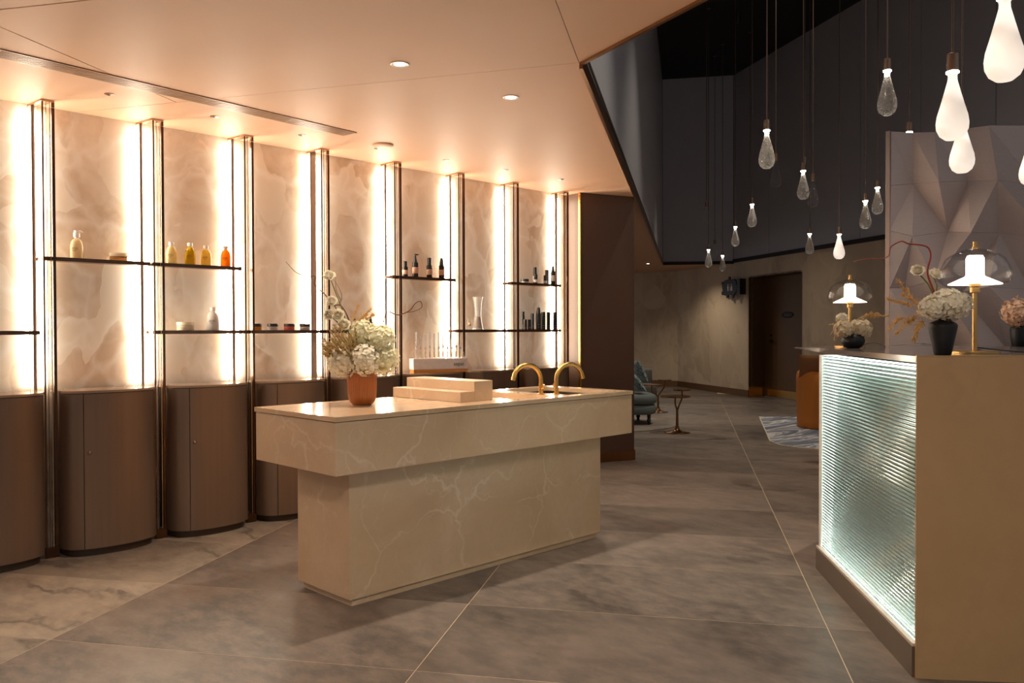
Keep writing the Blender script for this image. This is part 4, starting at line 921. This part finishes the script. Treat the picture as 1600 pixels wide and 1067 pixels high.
# restroom sign bracketed off the wall
sg = thing('hanging_sign', 'ornate black scalloped restroom sign projecting beside the door recess', 'sign')
Ms = wall_M(-.07, 2.12, .10)
pts = []
for a in range(72):
    t = 2*pi*a/72; r = 1+.07*cos(6*t+.5)+.04*cos(11*t); c_, s_ = cos(t), sin(t)
    k = 1/max(abs(c_)**3+abs(s_)**3, .05)**(1/3); pts.append((.30*r*k*c_*.93, .155*r*k*s_))
MB().prism(pts, 0, .03, Ms).build('plaque', M['black'], sg)
for (x, y) in ((-.29, .09), (-.29, -.1), (-.02, .175), (-.1, -.17), (.12, -.18)): MB().lathe([(.035, 0), (.04, .01), (.04, .025), (0, .03)], 14, (0, 0, 0), M=Ms @ Matrix.Translation((x, y, 0))).build('scallop', M['black'], sg, 40)
MB().box(.28, .40, -.15, .15, -.1, .03, Ms).box(.2, .3, -.03, .03, -.02, .02, Ms).build('wall_bracket', M['black'], sg)
ic = MB()
for x in (-.05, .085):
    ic.prism([(x+.018*cos(a*pi/8), .05+.02*sin(a*pi/8)) for a in range(16)], .031, .034, Ms)
    ic.prism([(x-.028, .024), (x+.028, .024), (x+(.012 if x < 0 else .034), -.07), (x-(.012 if x < 0 else .034), -.07)], .031, .034, Ms)
ic.box(.012, .020, -.07, .07, .031, .034, Ms); ic.build('pictogram', M['signtext'], sg)

# ------------------------------------------------------------------ lounge
def rounded(mb, cx, cy, w, d, z0, z1, r, M_=None, n=8, er=.04):
    def ring(ins):
        out = []
        for qx, qy, a0 in ((1, 1, 0), (-1, 1, 90), (-1, -1, 180), (1, -1, 270)):
            for k in range(n+1):
                a = radians(a0+90*k/n); rr = max(r-ins, .005); out.append((cx+qx*(w/2-r)+rr*cos(a), cy+qy*(d/2-r)+rr*sin(a)))
        return out
    lay = [(er, z0), (er*.3, z0+er*.3), (0, z0+er), (0, z1-er), (er*.3, z1-er*.3), (er, z1)]; vs_ = []; m_ = 4*(n+1)
    for ins, z in lay: vs_ += [(x, y, z) for x, y in ring(ins)]
    fs = [tuple(range(m_))[::-1], tuple(range(5*m_, 6*m_))]+[(l*m_+k, l*m_+(k+1) % m_, (l+1)*m_+(k+1) % m_, (l+1)*m_+k) for l in range(5) for k in range(m_)]
    if M_: vs_ = [M_ @ Vector(v) for v in vs_]
    mb.add(vs_, fs); return mb
def turned_leg(mb, x, y, h): return mb.lathe([(.02, 0), (.02, h*.3), (.034, h*.42), (.022, h*.54), (.026, h), (0, h)], 14, (x, y, 0))
sofa = thing('sofa', 'teal grey sofa with rounded seat end beyond the brown pier', 'sofa', (9.36, 6.80, .012), radians(-45)) # local x = image right
SZ = .011
rounded(MB(), -.62, .1, 1.6, .74, .135, .27, .24).build('seat_base', M['fabric_teal'], sofa, 50)
rounded(MB(), -.62, .1, 1.62, .76, .272, .405, .25, er=.05).build('seat_cushion', M['fabric_teal'], sofa, 50)
rounded(MB(), -.95, .50, .95, .2, .25, .78, .08, er=.06).build('backrest', M['fabric_teal'], sofa, 50)
for x, y in ((.06, -.18), (-1.3, -.18), (.0, .38), (-1.3, .38)): turned_leg(MB(), x, y, .136).build('leg', M['black'], sofa, 50)
def cushion(label, u, v, D, s, tilt, rz, m, cat_group=None):
    c = cam_pt(u, v, D); t = thing('cushion', label, 'cushion', c, 0, cat_group)
    R_ = Matrix.Rotation(rz, 4, 'Z') @ Matrix.Rotation(tilt, 4, 'Y'); mb = MB()
    def fn(a, b, sg=1):
        x, y = 2*a-1, 2*b-1; e = max(0, (1-x*x)*(1-y*y))**.4; k = 1-.1*(1-abs(x))*(y*y)-.0
        return R_ @ Vector((sg*.3*s*e*.5, x*s*.5*(1-.08*(1-y*y)), y*s*.5*(1-.08*(1-x*x))))
    mb.grid(lambda a, b: fn(a, b, 1), 14, 14); mb.grid(lambda a, b: fn(a, b, -1), 14, 14, True); mb.build('cover', m, t, 70)
cushion('pale patterned scatter cushion leaning on the teal sofa', 1000, 579, 11.75, .34, radians(-25), radians(-40), M['cushion'], 'sofa cushions')
cushion('front blue-grey scatter cushion lying low on the teal sofa', 994, 596, 11.45, .34, radians(-38), radians(-40), M['cushion'], 'sofa cushions')
ac = thing('armchair', 'grey rounded armchair behind the teal sofa', 'armchair', (11.15, 8.32, 0), radians(-45))
rounded(MB(), 0, 0, .78, .7, .17, .40, .2).build('seat', M['fabric_grey'], ac, 50)
rounded(MB(), .06, .3, .66, .16, .34, .64, .07).build('backrest', M['fabric_grey'], ac, 50)
for x, y in ((.28, -.24), (-.28, -.24), (.28, .24), (-.28, .24)): turned_leg(MB(), x, y, .171).build('leg', M['black'], ac, 50)
def side_table(x, y, zl, zu, rl, ru, off, lo_off, label):
    p = thing('side_table', label, 'table', (x, y, 0), radians(-45), 'forked bronze side tables')
    MB().lathe([(0, 0), (.158, 0), (.16, .006), (.15, .012), (.06, .022), (.03, .045), (.02, .09)], 32).build('base', M['bronze'], p, 40)
    MB().tube([(0, 0, .05), (0, 0, zl-.17)], [.02, .014], 12).build('stem', M['bronze'], p, 50)
    MB().tube(spline([(0, 0, zl-.18), (lo_off*.9, 0, zl-.10), (lo_off, 0, zl-.008)]), .011, 10).build('fork', M['bronze'], p, 50)
    MB().tube(spline([(0, 0, zl-.18), (off*.5, 0, zl-.1), (off, 0, zl-.02), (off, 0, zu-.008)]), .011, 10).build('fork', M['bronze'], p, 50)
    MB().lathe([(0, zl-.008), (rl, zl-.008), (rl+.003, zl), (rl, zl+.008), (0, zl+.006)], 36, (lo_off, 0, 0)).build('lower_top', M['bronze'], p, 40)
    MB().lathe([(0, zu-.008), (ru, zu-.008), (ru+.003, zu), (ru, zu+.008), (0, zu+.006)], 30, (off, .0, 0)).build('upper_top', M['bronze'], p, 40)
side_table(8.87, 5.91, .458, .540, .185, .108, .06, -.025, 'two-tier forked bronze side table in front, standing clear of the sofa')
side_table(10.86, 7.59, .430, .505, .165, .105, .105, -.10, 'two-tier forked bronze side table behind, between sofa and armchair')
tag(MB().lathe([(0, 0.0005), (1.05, .0005), (1.06, .006), (1.04, .011), (0, .011)], 64, (9.05, 7.3, 0)).build('round_rug', M['rug_grey'], None, 40), 'round grey rug under the teal sofa', 'rug')
rp_ = [(11.25, 6.06), (8.92, 4.67), (8.72, 4.45), (8.66, 4.2), (8.9, 2.9), (10.0, 2.3), (11.2, 3.3), (11.9, 5.2)]
rgx = thing('blue_rug', 'blue grey and white streaked rug under the ochre chair', 'rug', (10.2, 4.2, 0))
MB().prism([(x-10.2, y-4.2) for x, y in rp_], .0005, .012).build('pile', M['rug'], rgx)
MB().prism([((x-10.2)*1.012, (y-4.2)*1.012) for x, y in rp_], .0003, .010).build('binding', M['rugedge'], rgx)
ch = thing('tub_chair', 'ochre velvet tub chair on the blue rug', 'armchair', (10.66, 4.74, .0125), radians(-45))
mb = MB(); prof_o = [(.395, 0), (.41, .02), (.42, .3), (.425, .66), (.41, .72), (.385, .742), (.355, .735), (.335, .70), (.33, .38)]
n = 40
def tub(u, v):
    a = radians(110)+u*radians(270); k = v*(len(prof_o)-1); i0 = min(int(k), len(prof_o)-2); r, z = [prof_o[i0][q]*(1-(k-i0))+prof_o[i0+1][q]*(k-i0) for q in (0, 1)]
    drop = max(0, abs(2*u-1)-.72)/.28; z = z*(1-.28*drop*(z > .35)); return (r*cos(a), r*sin(a), z)
mb.grid(tub, 48, 32); mb.build('shell', M['fabric_orange'], ch, 60)
MB().lathe([(0, .02), (.36, .02), (.375, .06), (.335, .38), (.32, .42), (0, .44)], 36).build('seat', M['fabric_orange'], ch, 50)
cushion('tan scatter cushion tucked in the ochre tub chair', 1270, 572, 10.7, .36, radians(-30), radians(20), M['fabric_tan'])
